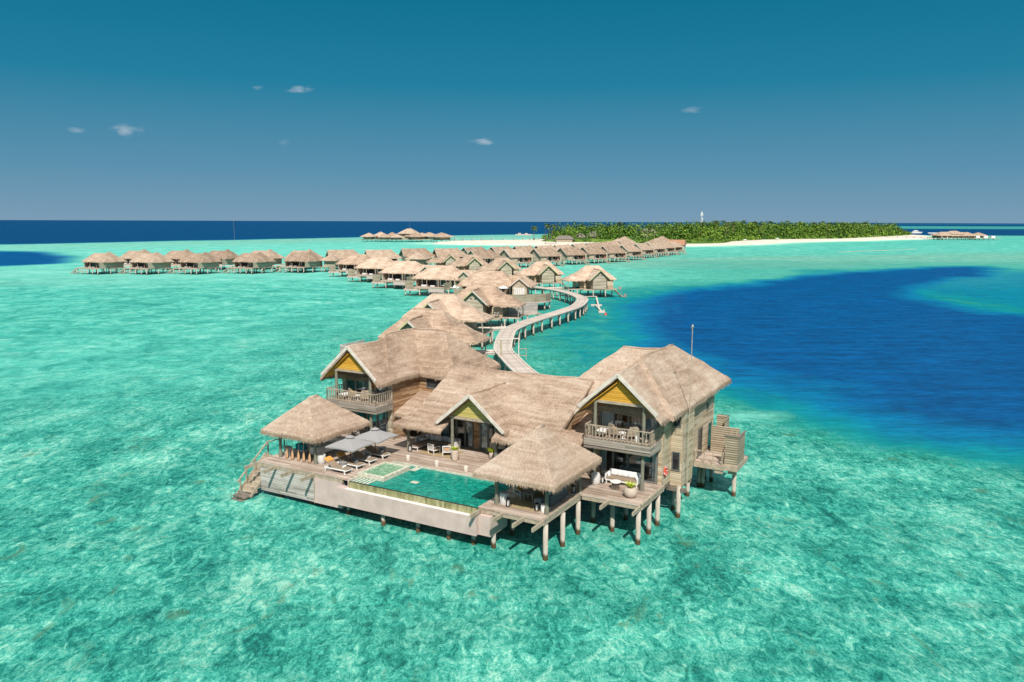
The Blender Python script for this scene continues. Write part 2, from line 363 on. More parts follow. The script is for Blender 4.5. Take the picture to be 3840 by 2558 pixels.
def dup(o,loc,rz,label,group=None):
    c=copy_tree(o); c.location=loc; c.rotation_euler=(0,0,rz); c['label']=label
    if group: c['group']=group
    return c

# ------------------------------------------------------------------ thatch roofs
def lerp(a,b,t): return Vector(a)*(1-t)+Vector(b)*t
class Roof:
    def __init__(s,res=.35,amp=.09,thick=.26,fr=0,seed=1,frl=.32):
        s.mb=MB(); s.fb=MB(); s.res=res; s.amp=amp; s.th=thick; s.fr=fr; s.rn=random.Random(seed); s.frl=frl; s.off=s.rn.uniform(0,60)
    def d(s,p):
        q=Vector((p[0]+s.off,p[1],p[2]))
        a=noise.noise(q*.45)*1.0+noise.noise(q*1.3)*.55+noise.noise(q*3.1)*.25
        return s.amp*a
    def patch(s,b0,b1,t1,t0,eave=True,sides=''):
        b0,b1,t1,t0=map(Vector,(b0,b1,t1,t0))
        L=max((b1-b0).length,(t1-t0).length); H=((t0-b0).length+(t1-b1).length)/2
        nu=max(1,int(L/s.res)); nv=max(1,int(H/s.res))
        if s.res>1.2: nu=max(nu,4); nv=max(nv,3)
        nrm=(b1-b0).cross((t0+t1)/2-b0).normalized()
        if nrm.z<0: nrm=-nrm
        ed=(b1-b0).normalized(); up=nrm.cross(ed)
        if up.z<0: up=-up
        vs=[];uvs=[]
        for j in range(nv+1):
            t=j/nv
            for i in range(nu+1):
                f=i/nu; p=lerp(lerp(b0,b1,f),lerp(t0,t1,f),t)
                r=p-b0
                uvs.append((r.dot(ed)+s.off,r.dot(up)))
                z=s.d(p)
                if j==0: z-=.05
                vs.append(tuple(p+Vector((0,0,z))))
        base=len(s.mb.v); s.mb.v+=vs
        for j in range(nv):
            for i in range(nu):
                q=(j*(nu+1)+i,j*(nu+1)+i+1,(j+1)*(nu+1)+i+1,(j+1)*(nu+1)+i)
                s.mb.f.append(tuple(base+k for k in q)); s.mb.uv.append([uvs[k] for k in q]); s.mb.mi.append(0)
        dn=Vector((0,0,-s.th))
        s.mb.face([b0+dn,t0+dn,t1+dn,b1+dn],[(0,0)]*4)
        def skirt(idx):
            for a,c in zip(idx,idx[1:]):
                A,B=Vector(vs[a]),Vector(vs[c]); k=.9
                s.mb.face([A+dn*1.0,B+dn*1.0,B,A],[(uvs[a][0],uvs[a][1]-s.th),(uvs[c][0],uvs[c][1]-s.th),uvs[c],uvs[a]])
        if eave: skirt([i for i in range(nu+1)])
        if 'l' in sides: skirt([j*(nu+1) for j in range(nv+1)])
        if 'r' in sides: skirt([j*(nu+1)+nu for j in range(nv+1)])
        if eave and s.fr: s.fringe(b0,b1,nrm,up)
    def fringe(s,b0,b1,nrm,up,lift=0):
        """straw ends hanging from the eave"""
        out=Vector((nrm.x,nrm.y,0)); 
        if out.length>0: out.normalize()
        ed=(b1-b0).normalized(); L=(b1-b0).length; rn=s.rn
        n=int(L*s.fr)
        for k in range(n):
            t=(k+rn.random())/n; p=lerp(b0,b1,t); p=p+Vector((0,0,s.d(p)+.01-rn.random()*s.th*.85))-up*(-.10*rn.random())
            w=rn.uniform(.014,.035) if s.fr>15 else rn.uniform(.12,.25); ln=s.frl*rn.uniform(.45,1.05)*(1.3 if rn.random()<.06 else .85)
            dr=(out*rn.uniform(.15,.55)+Vector((0,0,-rn.uniform(.7,1)))+ed*rn.uniform(-.15,.15)).normalized()
            a=p-ed*w; c=p+ed*w; e=p+dr*ln; x=s.off+t*L
            s.fb.face([a,c,e+ed*w*.35,e-ed*w*.35],[(x,0),(x+w*2,0),(x+w,-ln),(x+w*.5,-ln)])
    def hip(s,x0,x1,y0,y1,ze,r0,r1,zr,skip=''):
        a,b_,c,d=(x0,y0,ze),(x1,y0,ze),(x1,y1,ze),(x0,y1,ze)
        P=(r0[0],r0[1],zr);Q=(r1[0],r1[1],zr)
        if abs(r1[0]-r0[0])>=abs(r1[1]-r0[1]):   # ridge along x
            if 'f' not in skip: s.patch(a,b_,Q,P)
            if 'b' not in skip: s.patch(c,d,P,Q)
            if 'l' not in skip: s.patch(d,a,P,P)
            if 'r' not in skip: s.patch(b_,c,Q,Q)
        else:
            if 'f' not in skip: s.patch(a,b_,P,P)
            if 'b' not in skip: s.patch(c,d,Q,Q)
            if 'l' not in skip: s.patch(d,a,P,Q)
            if 'r' not in skip: s.patch(b_,c,Q,P)
        # ridge roll
    def roll(s,p,q,r=.075):
        P=[lerp(p,q,i/8) for i in range(9)]
        P=[(x.x,x.y,x.z+s.d(x)-.01) for x in P]
        s.mb.tube(P,r,7)
    def gable(s,xc,y0,y1,hw,ze,zr):
        s.patch((xc-hw,y1,ze),(xc-hw,y0,ze),(xc,y0,zr),(xc,y1,zr),True,'r')
        s.patch((xc+hw,y0,ze),(xc+hw,y1,ze),(xc,y1,zr),(xc,y0,zr),True,'l')
    def strands(s,n,polys):
        for k in range(n):
            b0,b1,t1,t0=s.rn.choice(polys)
            f=s.rn.random();t=s.rn.random(); p=lerp(lerp(b0,b1,f),lerp(t0,t1,f),t)
            up=(lerp(t0,t1,.5)-lerp(b0,b1,.5)).normalized(); ed=(Vector(b1)-Vector(b0)).normalized()
            dr=(-up+ed*s.rn.uniform(-.6,.6)+Vector((0,0,.12))).normalized(); z=Vector((0,0,s.d(p)+.015)); w=.012
            ln=s.rn.uniform(.12,.35); e=p+dr*ln
            s.fb.face([p-ed*w+z,p+ed*w+z,e+ed*w*.5+z,e-ed*w*.5+z],[(p.x*3,p.y),(p.x*3+.02,p.y),(p.x*3,p.y-ln),(p.x*3,p.y-ln)])
    def build(s,parent,name='roof',label=None):
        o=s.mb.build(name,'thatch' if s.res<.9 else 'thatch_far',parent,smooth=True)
        if label: o['label']=label
        if s.fb.f: s.fb.build('straw_fringe','fringe',o)
        return o
# ================================================================== MAIN VILLA
def railing(mb,p,q,h=.9,step=.28,bw=.05,post=True,kick=True):
    p=Vector(p);q=Vector(q); L=(q-p).length; n=max(1,int(round(L/step)))
    mb.bar(p+Vector((0,0,h)),q+Vector((0,0,h)),.09,.06)
    if kick: mb.bar(p+Vector((0,0,.10)),q+Vector((0,0,.10)),.05,.05)
    for i in range(n+1):
        a=lerp(p,q,i/n); w=bw*(1.6 if (i in (0,n)) else 1)
        mb.box(a.x-w/2,a.x+w/2,a.y-w/2,a.y+w/2,a.z,a.z+h-.03)
def glassdoor(parent,u0,u1,v,z0,z1,leaves,curt=(),frame='greyframe',name='glass_door',cover=None):
    f=MB(); w=.07
    f.box(u0,u1,v-.05,v+.05,z1-.16,z1); f.box(u0,u1,v-.05,v+.05,z0,z0+.10)
    n=leaves
    for i in range(n+1):
        x=u0+(u1-u0)*i/n; x=min(max(x,u0+w),u1-w)
        f.box(x-w,x+w,v-.055,v+.055,z0+.1,z1-.16)
    d=f.build(name,frame,parent)
    g=MB()
    for i in range(n):
        a=u0+(u1-u0)*i/n+w; b=u0+(u1-u0)*(i+1)/n-w
        g.box(a,b,v-.012,v+.012,z0+.1,z1-.16)
    g.build('pane','glass',d)
    for a,b in curt:
        c=MB(); k=int((b-a)/.07)+2
        pts=[(a+(b-a)*i/k, v+.14+(.045 if i%2 else -.045)) for i in range(k+1)]
        for (x0,y0),(x1,y1) in zip(pts,pts[1:]):
            c.face([(x0,y0,z0+.06),(x1,y1,z0+.06),(x1,y1,z1-.1),(x0,y0,z1-.1)])
        cc=c.build('curtain','curtain',d)
        sm=cc.modifiers.new('thick','SOLIDIFY'); sm.thickness=.012
    return d
def window(parent,mk,name='window',label=None,pm='darkglass'):
    """mk(frame_mb,pane_mb)"""
    f=MB();g=MB(); mk(f,g); w=f.build(name,'greyframe',parent); g.build('pane',pm,w)
    if label: w['label']=label
    return w
def winu(parent,u0,u1,v,z0,z1,t=.07,label=None):   # window on a front (v const) wall, proud of it
    def mk(f,g):
        f.box(u0-t,u1+t,v-.05,v-.003,z1,z1+t); f.box(u0-t,u1+t,v-.06,v-.003,z0-t,z0)
        f.box(u0-t,u0,v-.05,v-.003,z0,z1); f.box(u1,u1+t,v-.05,v-.003,z0,z1)
        g.box(u0,u1,v-.02,v-.002,z0,z1)
    return window(parent,mk,label=label)
def winv(parent,v0,v1,u,z0,z1,t=.07,nm='window'):   # on a side wall facing +u
    def mk(f,g):
        f.box(u+.003,u+.05,v0-t,v1+t,z1,z1+t); f.box(u+.003,u+.05,v0-t,v1+t,z0-t,z0)
        f.box(u+.003,u+.05,v0-t,v0,z0,z1); f.box(u+.003,u+.05,v1,v1+t,z0,z1)
        g.box(u+.002,u+.02,v0,v1,z0,z1)
    return window(parent,mk,nm)
def barge(parent,xc,y,zr,hw,ze,mat,w=.07,h=.24,name='barge_board'):
    for s in (-1,1):
        b=MB(); b.bar((xc,y,zr),(xc+s*hw,y,ze),w,h,up=(0,0,1))
        # square the apex
        b.build(name,mat,parent)
def gable_infill(parent,xc,y,hw,zb,zr,mat,name='gable_panel'):
    b=MB(); b.prism([(xc-hw,zb),(xc+hw,zb),(xc,zr)],y,y+.06); return b.build(name,mat,parent)

villa=vthing('overwater_villa','largest foreground villa, two storeys, thatched, with two yellow gables above its balconies','villa')
DK=2.6
# ---- walls
w=MB()
# right wing: glass front at v=9.65, u 3.9..8.2
w.box(8.2,8.55,9.62,9.78,2.45,7.62)
w.box(8.41,8.553,9.785,11.2,2.45,7.6)
wr=MB(); wr.box(3.76,3.9,9.60,20.6,2.45,7.75)
wr.build('wall','siding_warm',villa)
bay=MB(); bay.box(8.555,9.4,11.2,13.4,2.12,7.32); bay.build('wall','siding',villa,)['label']='window bay boxed out from the right wing wall'
w.box(8.6,8.75,13.403,20.9,2.2,7.6); w.box(3.9,8.6,20.6,20.9,2.3,7.6)
w.build('wall','siding',villa)
for (x,y) in ((8.56,9.62),(9.41,11.19),(9.41,13.41),(8.76,20.9)): cb=MB(); cb.box(x-.05,x+.015,y-.02,y+.05,2.2,7.3); cb.build('corner_board','timber',villa)
# left wing walls (u -14.1 side), centre u=-16.5
wl=MB(); wl.box(-14.24,-14.1,9.79,13.4,2.45,7.6); wl.box(-14.1,-10.4,13.40,13.55,2.45,7.6); 
wl.build('wall','siding_warm',villa)
wl=MB(); wl.box(-14.5,-14.097,9.62,9.78,2.45,7.5); wl.box(-19.2,-18.85,9.62,9.78,2.45,7.5); wl.box(-19.2,-19.05,9.785,19.0,2.45,7.6); wl.box(-10.55,-10.4,13.56,20.0,2.45,7.5); wl.box(-19.05,-10.55,19.0,19.2,2.45,7.5)
wl.build('wall','siding_grey',villa)
# hall walls
wh=MB(); wh.box(-11.3,-10.1,10.6,10.74,2.6,5.3); wh.box(-6.95,-6.45,10.6,10.74,2.6,5.9); wh.box(-3.3,-2.7,10.6,10.74,2.6,5.3); wh.box(-.2,1.2,10.6,10.74,2.6,5.3)
wh.box(-11.44,-11.3,10.6,13.39,2.6,4.9); wh.box(-10.6,1.6,10.6,10.74,4.92,5.6)
wh.box(-7.6,-2.5,10.585,10.598,4.95,5.85)
wh.build('wall','siding_warm',villa)
wh=MB(); wh.box(-10.39,1.6,17.5,17.65,2.6,5.6); wh.box(1.45,1.6,10.76,17.5,2.6,5.6); wh.box(1.2,1.45,10.6,10.74,2.6,5.6)
wh.prism([(8.9,5.3),(18.1,5.3),(13.5,8.0)],1.3,1.44,'yz'); wh.build('wall','siding_warm',villa)
# ---- interiors (floors, rear partitions, ceilings)
it=MB(); it.box(3.9,8.4,13.2,13.3,2.6,8.0); it.box(-19.0,-14.3,13.2,13.3,2.6,8.0); it.box(-10.3,1.3,14.2,14.3,2.6,5.5)
it.build('partition','room',villa)
it=MB(); it.box(3.9,8.4,9.72,13.2,5.1,5.72); it.box(-18.9,-14.25,9.72,13.2,5.1,5.72)
it.box(3.9,8.4,9.72,13.2,2.45,2.6); it.box(-18.9,-14.25,9.72,13.2,2.45,2.6); it.box(-10.3,1.4,10.76,14.2,2.45,2.6)
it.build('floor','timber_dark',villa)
it=MB(); it.box(3.9,8.5,9.80,13.2,8.0,8.06); it.box(-19.0,-14.3,9.8,13.2,8.0,8.06); it.box(-11.2,1.4,10.76,14.2,5.35,5.4)
it.build('ceiling','room',villa)
# ---- glazed fronts
glassdoor(villa,3.92,8.18,9.65,5.75,7.92,4,[(4.05,4.95),(7.25,8.1)])
glassdoor(villa,3.92,8.18,9.65,2.62,5.02,4,[(4.0,4.45),(7.75,8.1)])
glassdoor(villa,-18.83,-14.52,9.65,5.75,7.92,4,[(-18.7,-17.6),(-15.4,-14.6)])
glassdoor(villa,-18.83,-14.52,9.65,2.62,5.02,4,[(-18.6,-17.9),(-15.5,-14.6)])
glassdoor(villa,-10.08,-6.97,10.62,2.62,4.85,4,[(-10.0,-9.5),(-7.55,-7.05)])
glassdoor(villa,-6.43,-3.32,10.62,2.62,4.85,4,[(-6.35,-5.8),(-3.9,-3.4)])
glassdoor(villa,-2.68,-.22,10.62,2.62,4.85,3,[(-2.6,-2.2),(-.75,-.3)])
winu(villa,-13.3,-11.6,13.40,6.3,7.3); winu(villa,-9.9,-9.2,13.4,6.3,7.2)
winu(villa,8.70,9.15,11.2,6.35,7.15); winu(villa,8.70,9.15,11.2,3.3,4.5)
winv(villa,16.9,17.9,8.75,2.75,4.75,nm='side_door'); winv(villa,19.6,20.4,8.75,2.75,4.6,nm='side_door'); winv(villa,19.0,19.25,8.75,5.9,6.3)
# ---- roofs. right wing
FR=60
rf=Roof(.28,.11,.28,FR,1)
rf.hip(2.5,9.45,8.9,23.2,7.62,(6.0,11.9),(6.0,18.7),10.72)
rf.hip(-.7,5.2,13.0,20.2,7.55,(2.8,16.6),(6.0,16.6),10.62,'r')
rf.gable(6.05,7.42,11.5,3.05,7.56,10.30)
rf.roll((6.05,7.5,10.28),(6.05,11.2,10.28)); rf.roll((6.0,11.9,10.72),(6.0,18.7,10.72)); rf.roll((2.8,16.6,10.62),(6.0,16.6,10.66))
rf.build(villa,label='hipped thatch of the right wing with a gable over its balcony')
# left wing
rl=Roof(.28,.11,.28,FR,2)
rl.hip(-19.4,-13.7,8.9,19.6,7.55,(-16.6,12.2),(-16.6,16.2),10.68)
rl.hip(-17.2,-10.1,13.0,20.0,7.5,(-16.6,16.2),(-13.4,16.2),10.66,'l')
rl.gable(-16.62,7.42,12.6,2.95,7.54,10.28)
rl.roll((-16.62,7.5,10.26),(-16.62,11.8,10.26)); rl.roll((-16.6,12.2,10.68),(-16.6,16.2,10.7)); rl.roll((-16.6,16.2,10.7),(-13.4,16.2,10.68))
rl.build(villa,label='hipped thatch of the left wing with a gable over its balcony')
# hall
rh=Roof(.28,.10,.22,FR,3)
rh.patch((-10.6,8.3,5.72),(1.7,8.3,5.72),(1.7,13.5,8.35),(-10.6,13.5,8.35),True,'lr')
rh.patch((1.7,18.7,5.72),(-10.6,18.7,5.72),(-10.6,13.5,8.35),(1.7,13.5,8.35),True,'lr')
rh.gable(-5.08,7.02,12.4,3.05,5.30,7.78)
rh.roll((-10.6,13.5,8.35),(1.7,13.5,8.35)); rh.roll((-5.08,7.1,7.76),(-5.08,12.2,7.76))
rh.build(villa,label='long thatch of the central hall with a small gable')
# verandah skirts
rv=Roof(.30,.06,.16,FR,4)
rv.patch((-11.8,6.6,4.88),(-7.3,6.6,4.88),(-7.3,8.6,5.72),(-10.7,8.6,5.72),True,'r')
rv.patch((-11.8,12.9,4.88),(-11.8,6.6,4.88),(-10.7,8.6,5.72),(-10.7,12.9,5.72))
rv.patch((-3.05,6.75,4.88),(3.5,6.75,4.88),(3.5,8.6,5.72),(-3.05,8.6,5.72),True,'lr')
rv.patch((-14.09,9.9,4.72),(-11.5,9.9,4.72),(-11.0,13.38,5.85),(-14.09,13.38,5.85),True,'')
rv.patch((1.4,8.7,4.80),(3.75,8.7,4.80),(3.75,13.0,6.0),(1.4,13.0,6.0))
rv.build(villa,label='low verandah skirt of thatch below the hall roof')
# ---- gables
barge(villa,6.05,7.40,10.22,2.74,7.84,'offwhite'); barge(villa,-16.62,7.40,10.20,2.78,7.76,'offwhite'); barge(villa,-5.08,7.0,7.68,2.88,5.30,'offwhite')
gable_infill(villa,6.05,7.86,1.72,8.33,9.93,'yellow'); gable_infill(villa,-16.62,7.86,1.76,8.28,9.90,'yellow')
gable_infill(villa,-5.08,7.62,1.95,5.87,7.47,'yellow_pale')
b=MB(); b.box(4.2,7.95,7.80,7.94,8.16,8.34); b.build('tie_beam','timber',villa); b=MB(); b.box(-18.5,-14.6,7.80,7.94,8.12,8.29); b.build('tie_beam','timber',villa)
b=MB(); b.box(-7.1,-3.05,7.55,7.69,5.68,5.88); b.build('tie_beam','timber',villa)
# soffit linings under gables (yellow boards)
for xc,y0,hw,zr,ze in ((6.05,7.5,2.7,9.78,7.5),(-16.62,7.5,2.7,9.78,7.5)):
    b=MB()
    for s in (-1,1): b.bar((xc+s*.1,8.45,zr-.12),(xc+s*hw,8.45,ze+.02),1.7,.05)
    b.build('soffit','yellow',villa)
# ---- posts
for (u,v,z0,z1) in ((7.77,7.86,DK,8.16),(4.36,7.86,DK,8.16),(-14.78,7.86,DK,8.12),(-18.25,7.86,DK,8.12),(-11.02,7.7,DK,5.0),(-6.93,7.62,DK,5.7),(-3.2,7.62,DK,5.7)):
    p=MB(); p.cyl(u,v,z0,z1,.115,n=14); p.cyl(u,v,z0,z0+.45,.15,n=14); p.cyl(u,v,z0+(z1-z0)*.55,z0+(z1-z0)*.55+.06,.145,n=14); p.build('post','olive',villa,)
# ---- balconies
def balcony(u0,u1):
    s=MB(); s.box(u0,u1,7.45,9.58,5.66,5.75); bal=s.build('balcony','deck',villa)
    e=MB(); e.box(u0-.04,u1+.04,7.38,7.447,5.32,5.78); e.box(u0-.06,u1+.06,7.44,9.55,5.10,5.315)
    e.box(u0-.05,u0+.02,7.45,9.55,5.32,5.655); e.box(u1-.02,u1+.05,7.45,9.55,5.32,5.655); e.build('edge_beam','plank_brown',bal)
    r=MB(); z=5.78
    railing(r,(u0+.03,7.5,z),(u1-.03,7.5,z),.88,.25); railing(r,(u0+.03,7.5,z),(u0+.03,9.5,z),.88,.25); railing(r,(u1-.03,7.5,z),(u1-.03,9.5,z),.88,.25)
    r.build('railing','timber',bal); return bal
balcony(3.8,8.38); balcony(-19.0,-13.95)
# ---- bay underside beam & brackets
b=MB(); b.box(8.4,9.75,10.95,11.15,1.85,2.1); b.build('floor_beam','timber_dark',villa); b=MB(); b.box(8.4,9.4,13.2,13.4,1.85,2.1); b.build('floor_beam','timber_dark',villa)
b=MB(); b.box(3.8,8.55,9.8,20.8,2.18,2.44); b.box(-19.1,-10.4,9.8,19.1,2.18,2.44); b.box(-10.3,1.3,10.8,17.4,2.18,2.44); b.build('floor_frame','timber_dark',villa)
# ---- piles under the house
def piles(parent,pts,z1=2.2,r=.155,z0=-1.5,n=12):
    me=None
    for (u,v) in pts:
        if me is None:
            p=MB(); p.cyl(0,0,z0,z1,r*1.04,r*.96,n); o=p.build('pile','pile',parent,smooth=True); me=o.data
            for pl in me.polygons: pl.use_smooth=len(pl.vertices)==4
        else:
            o=bpy.data.objects.new('pile',me); COL.objects.link(o); o.parent=parent
        o.location=(u,v,0)
piles(villa,[(8.5,12.33),(8.5,15.6),(8.6,18.1),(8.5,20.0),(4.6,12.3),(4.6,16),(4.6,20),(6.5,12.3),(9.25,11.05),(-18.8,12),(-18.8,15.5),(-18.8,18.8),(-14.5,12.3),(-14.5,16),(-10.6,16),(-10.6,19),(-6,16.5),(-1.5,16.5),(1.3,16.5),(1.3,12.5)])

# ================================================================== terrace & deck
deck=vthing('timber_deck','broad weathered timber terrace on concrete piles around the pool of the big villa','deck')
d=MB()
for (a,b_,c,e) in ((-19.0,-10.25,.0,9.6),(-10.25,.05,4.95,10.6),(.05,4.62,.0,9.6),(4.62,8.72,5.3,9.6),(.05,3.75,9.6,10.6),(-13.9,-10.25,9.6,10.6),(-10.25,-10.22,.0,.001)):
    if e-c>.1: d.box(a,b_,c,e,2.5,2.6)
d.build('deck_boards','deck',deck)
d=MB(); z0,z1=2.24,2.496
for (a,b_,c,e) in ((-19.0,-10.9,.02,.16),(.05,4.6,.03,.17),(4.46,4.6,.18,5.2),(4.62,8.7,5.33,5.47),(8.56,8.7,5.48,9.6),(-18.98,-18.85,.18,9.5)):
    d.box(a,b_,c,e,z0,z1)
for k in range(7): d.box(.3,4.4,.8+k*.7,.92+k*.7,2.3,2.495)
for k in range(14): d.box(-18.7,-10.9,.8+k*.63,.92+k*.63,2.3,2.495)
d.build('joists','timber',deck)
d=MB()
for k in range(6): d.box(4.75,8.5,5.9+k*.62,6.0+k*.62,2.3,2.495)
d.build('joists','timber',deck)
# projecting cantilever beams (toothed front edge) + raised kerb beam on the right edges
for (u,v) in ((-18.95,0),(-17.1,0),(-15.35,0),(-13.5,0),(.25,.0),(1.75,.0),(3.2,.0),(4.5,.0),(6.45,5.3),(8.6,5.3)):
    c=MB(); c.bar((u,v+.5,2.40),(u,v-1.25,2.40),.11,.24); c.build('cantilever_beam','timber',deck)
d=MB(); d.bar((4.55,.05,2.58),(4.55,5.3,2.58),.16,.16); d.build('edge_kerb','timber',deck); d=MB(); d.bar((8.66,5.3,2.58),(8.66,9.3,2.58),.16,.16); d.build('edge_kerb','timber',deck)
piles(deck,[(4.55,.36),(4.55,2.7),(4.55,4.97),(4.55,7.4),(8.5,5.35),(8.5,7.3),(8.5,8.97),(6.3,8.9),(6.3,6.5),(.95,.35),(.95,2.75),(.95,5.2),(-13.3,.5),(-14.25,.5),(-17.2,.5),(-18.7,3),(-18.7,6),(-18.7,9),(-14.5,3),(-14.5,6.3),(-11,6),(-11,9),(-7,6.5),(-7,9.5),(-3,6.5),(-3,9.5),(2,8)])
# plank skirt and plaster service wall along the left front
d=MB(); d.box(-18.78,-13.5,.04,.12,.42,2.22); d.box(-18.78,-18.7,.125,1.6,.42,2.22); d.build('plank_skirt','plank_grey',deck)
d=MB(); d.box(-13.44,-10.95,-.02,.3,.42,2.23); d.build('service_wall','plaster',deck)
d=MB(); d.tube([(-13.47,-.05,2.3),(-13.47,-.05,1.3),(-13.45,-.05,.4)],.03,6); d.build('drain_pipe','timber',deck)

# sea steps at the left
st=vthing('sea_steps','timber steps with slanted handrail descending into the lagoon left of the terrace','steps')
for i in range(8):
    s=MB(); z=.35+i*.28; v=-.62+i*.30; s.box(-20.15,-18.82,v,v+.34,z-.07,z); s.box(-20.15,-18.82,v+.28,v+.33,z,z+.2); s.build('tread','timber',st)
s=MB(); s.bar((-20.2,-.95,.1),(-20.2,2.0,2.5),.07,.25); s.bar((-18.85,-.95,.1),(-18.85,1.6,2.3),.05,.2); s.build('stringer','timber',st)
s=MB(); s.bar((-20.05,-1.0,1.08),(-20.05,2.05,3.42),.08,.09); s.bar((-20.05,2.05,3.42),(-19.3,3.9,3.42),.07,.07)
for v,z0 in ((-.75,-.6),(-.15,.2),(.75,1.2),(2.05,2.4)):
    s.box(-20.09,-20.01,v-.045,v+.045,z0,1.08+(v+1)*.767)
s.box(-19.38,-19.3,3.0,3.08,2.5,3.42); s.build('handrail','timber',st)
s=MB(); s.box(-20.1,-18.85,-1.45,-.66,.12,.24); s.box(-20.1,-18.9,-1.7,-1.3,-.2,.02); s.box(-20.05,-19.95,-1.4,-1.3,-1,.12); s.box(-19.0,-18.9,-1.4,-1.3,-1,.12); s.build('landing','timber_dark',st)
for u in (-19.95,-19.45):
    s=MB(); s.tube([(u,-1.3,.24),(u,-1.35,.62),(u,-1.55,.68),(u,-1.72,.45),(u,-1.76,-.3)],.025,6); s.build('ladder_rail','steel',st)

# ================================================================== pool
pool=vthing('swimming_pool','green infinity pool in the terrace with mossy spill wall and white pebble gutter','pool')
p=MB(); p.box(-10.2,.02,.02,4.86,2.30,2.505); p.build('pool_water','poolwater',pool)
p=MB(); p.box(-10.2,.02,-.05,.018,1.7,2.54); p.build('spill_edge','black',pool)
p=MB(); p.box(-10.24,.04,-.12,-.055,1.66,2.5); p.build('spill_wall','moss',pool)
p=MB(); p.box(-10.2,.02,4.865,4.94,2.1,2.63); p.box(-10.28,-10.21,.02,4.94,2.1,2.62); p.build('coping','stonerim',pool)
p=MB(); p.box(-10.95,.25,-.56,-.5,.92,2.12); p.box(-10.95,-10.3,-.497,.0,.95,2.15); p.box(.13,.25,-.497,.0,.95,2.15); p.box(-10.9,.2,-.497,-.05,.95,1.3); p.build('gutter_wall','plaster',pool)
p=MB(); p.box(-10.3,.12,-.495,-.13,1.4,2.09); p.build('pebble_strip','pebble',pool)
p=MB(); p.box(-10.3,.3,-.04,4.9,1.0,2.29); p.box(.26,1.1,-.3,1.8,.95,2.2); p.build('basin_shell','plaster',pool)
p=MB(); p.box(-10.30,-10.2,-.12,.02,1.6,2.6); p.build('end_pier','plaster',pool)
for i in range(5):
    p=MB(); p.box(-10.15+i*.3,-9.97+i*.3,.05,1.0,2.507,2.512); p.build('pool_step','stonerim',pool)
p=MB(); p.box(-9.9,-9.7,3.95,4.85,2.507,2.512); p.box(-8.2,-7.7,4.0,4.8,2.506,2.510); p.build('pool_step','stonerim',pool)
p=MB(); p.box(-6.55,-6.0,1.85,2.25,2.506,2.511); p.build('drain_cover','stonerim',pool)
jz=vthing('jacuzzi','small raised square spa tub with bubbling green water in the corner of the pool','spa tub')
j=MB()
for (a,b_,c,e) in ((-10.45,-8.15,1.05,1.3),(-8.4,-8.15,1.3,4.1),(-10.45,-8.4,3.85,4.1),(-10.45,-10.2,1.3,3.85)): j.box(a,b_,c,e,2.3,2.80)
j.build('rim','stonerim',jz,bevel=.02)
j=MB(); j.box(-10.2,-8.4,1.3,3.85,2.45,2.73); j.build('spa_water','jacuzzi',jz)
piles(pool,[(-10.6,.25),(-7.3,-.1),(-4.6,.1),(-2.2,.1),(-7.3,3.5),(-3,3.5),(-.4,.2)],1.2)

# ================================================================== pavilions
def pavilion(u0,u1,v0,v1,e,ze,zt,seed,label,ax=0):
    t=vthing('thatched_pavilion',label,'pavilion',(u0+u1)/2,(v0+v1)/2,0)
    hu,hv=(u1-u0)/2,(v1-v0)/2
    r=Roof(.26,.06,.26,85,seed,.34); r.hip(-hu-e,hu+e,-hv-e,hv+e,ze,(ax,-.45),(ax,.45),zt); 
    r.mb.tube([(ax,-.5,zt-.06),(ax,0,zt-.02),(ax,.5,zt-.06)],.12,8); r.build(t)
    for x in (-hu,hu):
        for y in (-hv,hv):
            p=MB(); p.cyl(x,y,DK,ze+.5,.11,n=14); p.cyl(x,y,DK,DK+.42,.145,n=14); p.build('post','olive',t)
    b=MB()
    for x in (-hu,hu): b.box(x-.06,x+.06,-hv,hv,ze-.1,ze+.12)
    for y in (-hv,hv): b.box(-hu,hu,y-.055,y+.055,ze-.13,ze+.09)
    b.build('ring_beam','timber_dark',t)
    return t
pavilion(.8,4.3,.97,5.65,1.06,4.80,7.22,11,'thatched pavilion on the front right terrace corner, over the grey sofa and low table')
pavilion(-18.2,-14.75,1.55,5.6,.96,4.80,6.98,12,'four-post thatched pavilion on the left of the terrace over two massage beds',-.25)

# side terrace with shower screens on the right
stt=vthing('side_terrace','small side terrace with slatted shower screens on the right flank of the big villa','terrace')
s=MB(); s.box(8.78,11.0,16.0,20.5,2.5,2.6); s.box(11.0,11.85,16.15,19.3,2.5,2.6); s.build('terrace_floor','deck',stt)
s=MB(); s.box(8.8,11.0,15.93,15.995,2.22,2.58); s.box(10.93,11.85,16.08,16.145,2.22,2.58); s.box(11.86,11.92,16.1,19.3,2.22,2.6); s.box(10.3,10.9,16.0,16.3,1.95,2.2); s.box(11.2,11.75,16.3,16.7,1.95,2.2); s.build('edge_beam','timber',stt)
s=MB(); railing(s,(8.85,16.05,2.6),(10.8,16.05,2.6),.85,.65,kick=False); railing(s,(10.85,16.05,2.6),(10.85,16.9,2.6),.85,.4,kick=False); s.build('railing','timber',stt)
s=MB(); s.box(10.95,11.82,16.2,16.26,2.6,4.75); s.box(11.82,11.88,16.2,18.2,2.6,4.7); s.build('slat_screen','slats',stt)
s=MB(); s.box(9.15,11.3,19.0,19.06,2.6,4.7); s.box(9.2,10.1,20.3,20.36,2.6,5.3); s.box(10.1,10.16,19.2,20.3,2.6,5.3); s.build('slat_screen','slats',stt)
s=MB(); s.box(10.9,11.9,16.14,16.34,4.75,4.83); s.box(11.76,11.94,16.3,18.3,4.70,4.78); s.build('cap_rail','timber_dark',stt)
s=MB(); s.bar((10.3,18.2,2.62),(10.75,18.9,4.6),.06,.06); s.bar((10.75,18.1,2.62),(11.2,18.8,4.6),.06,.06)
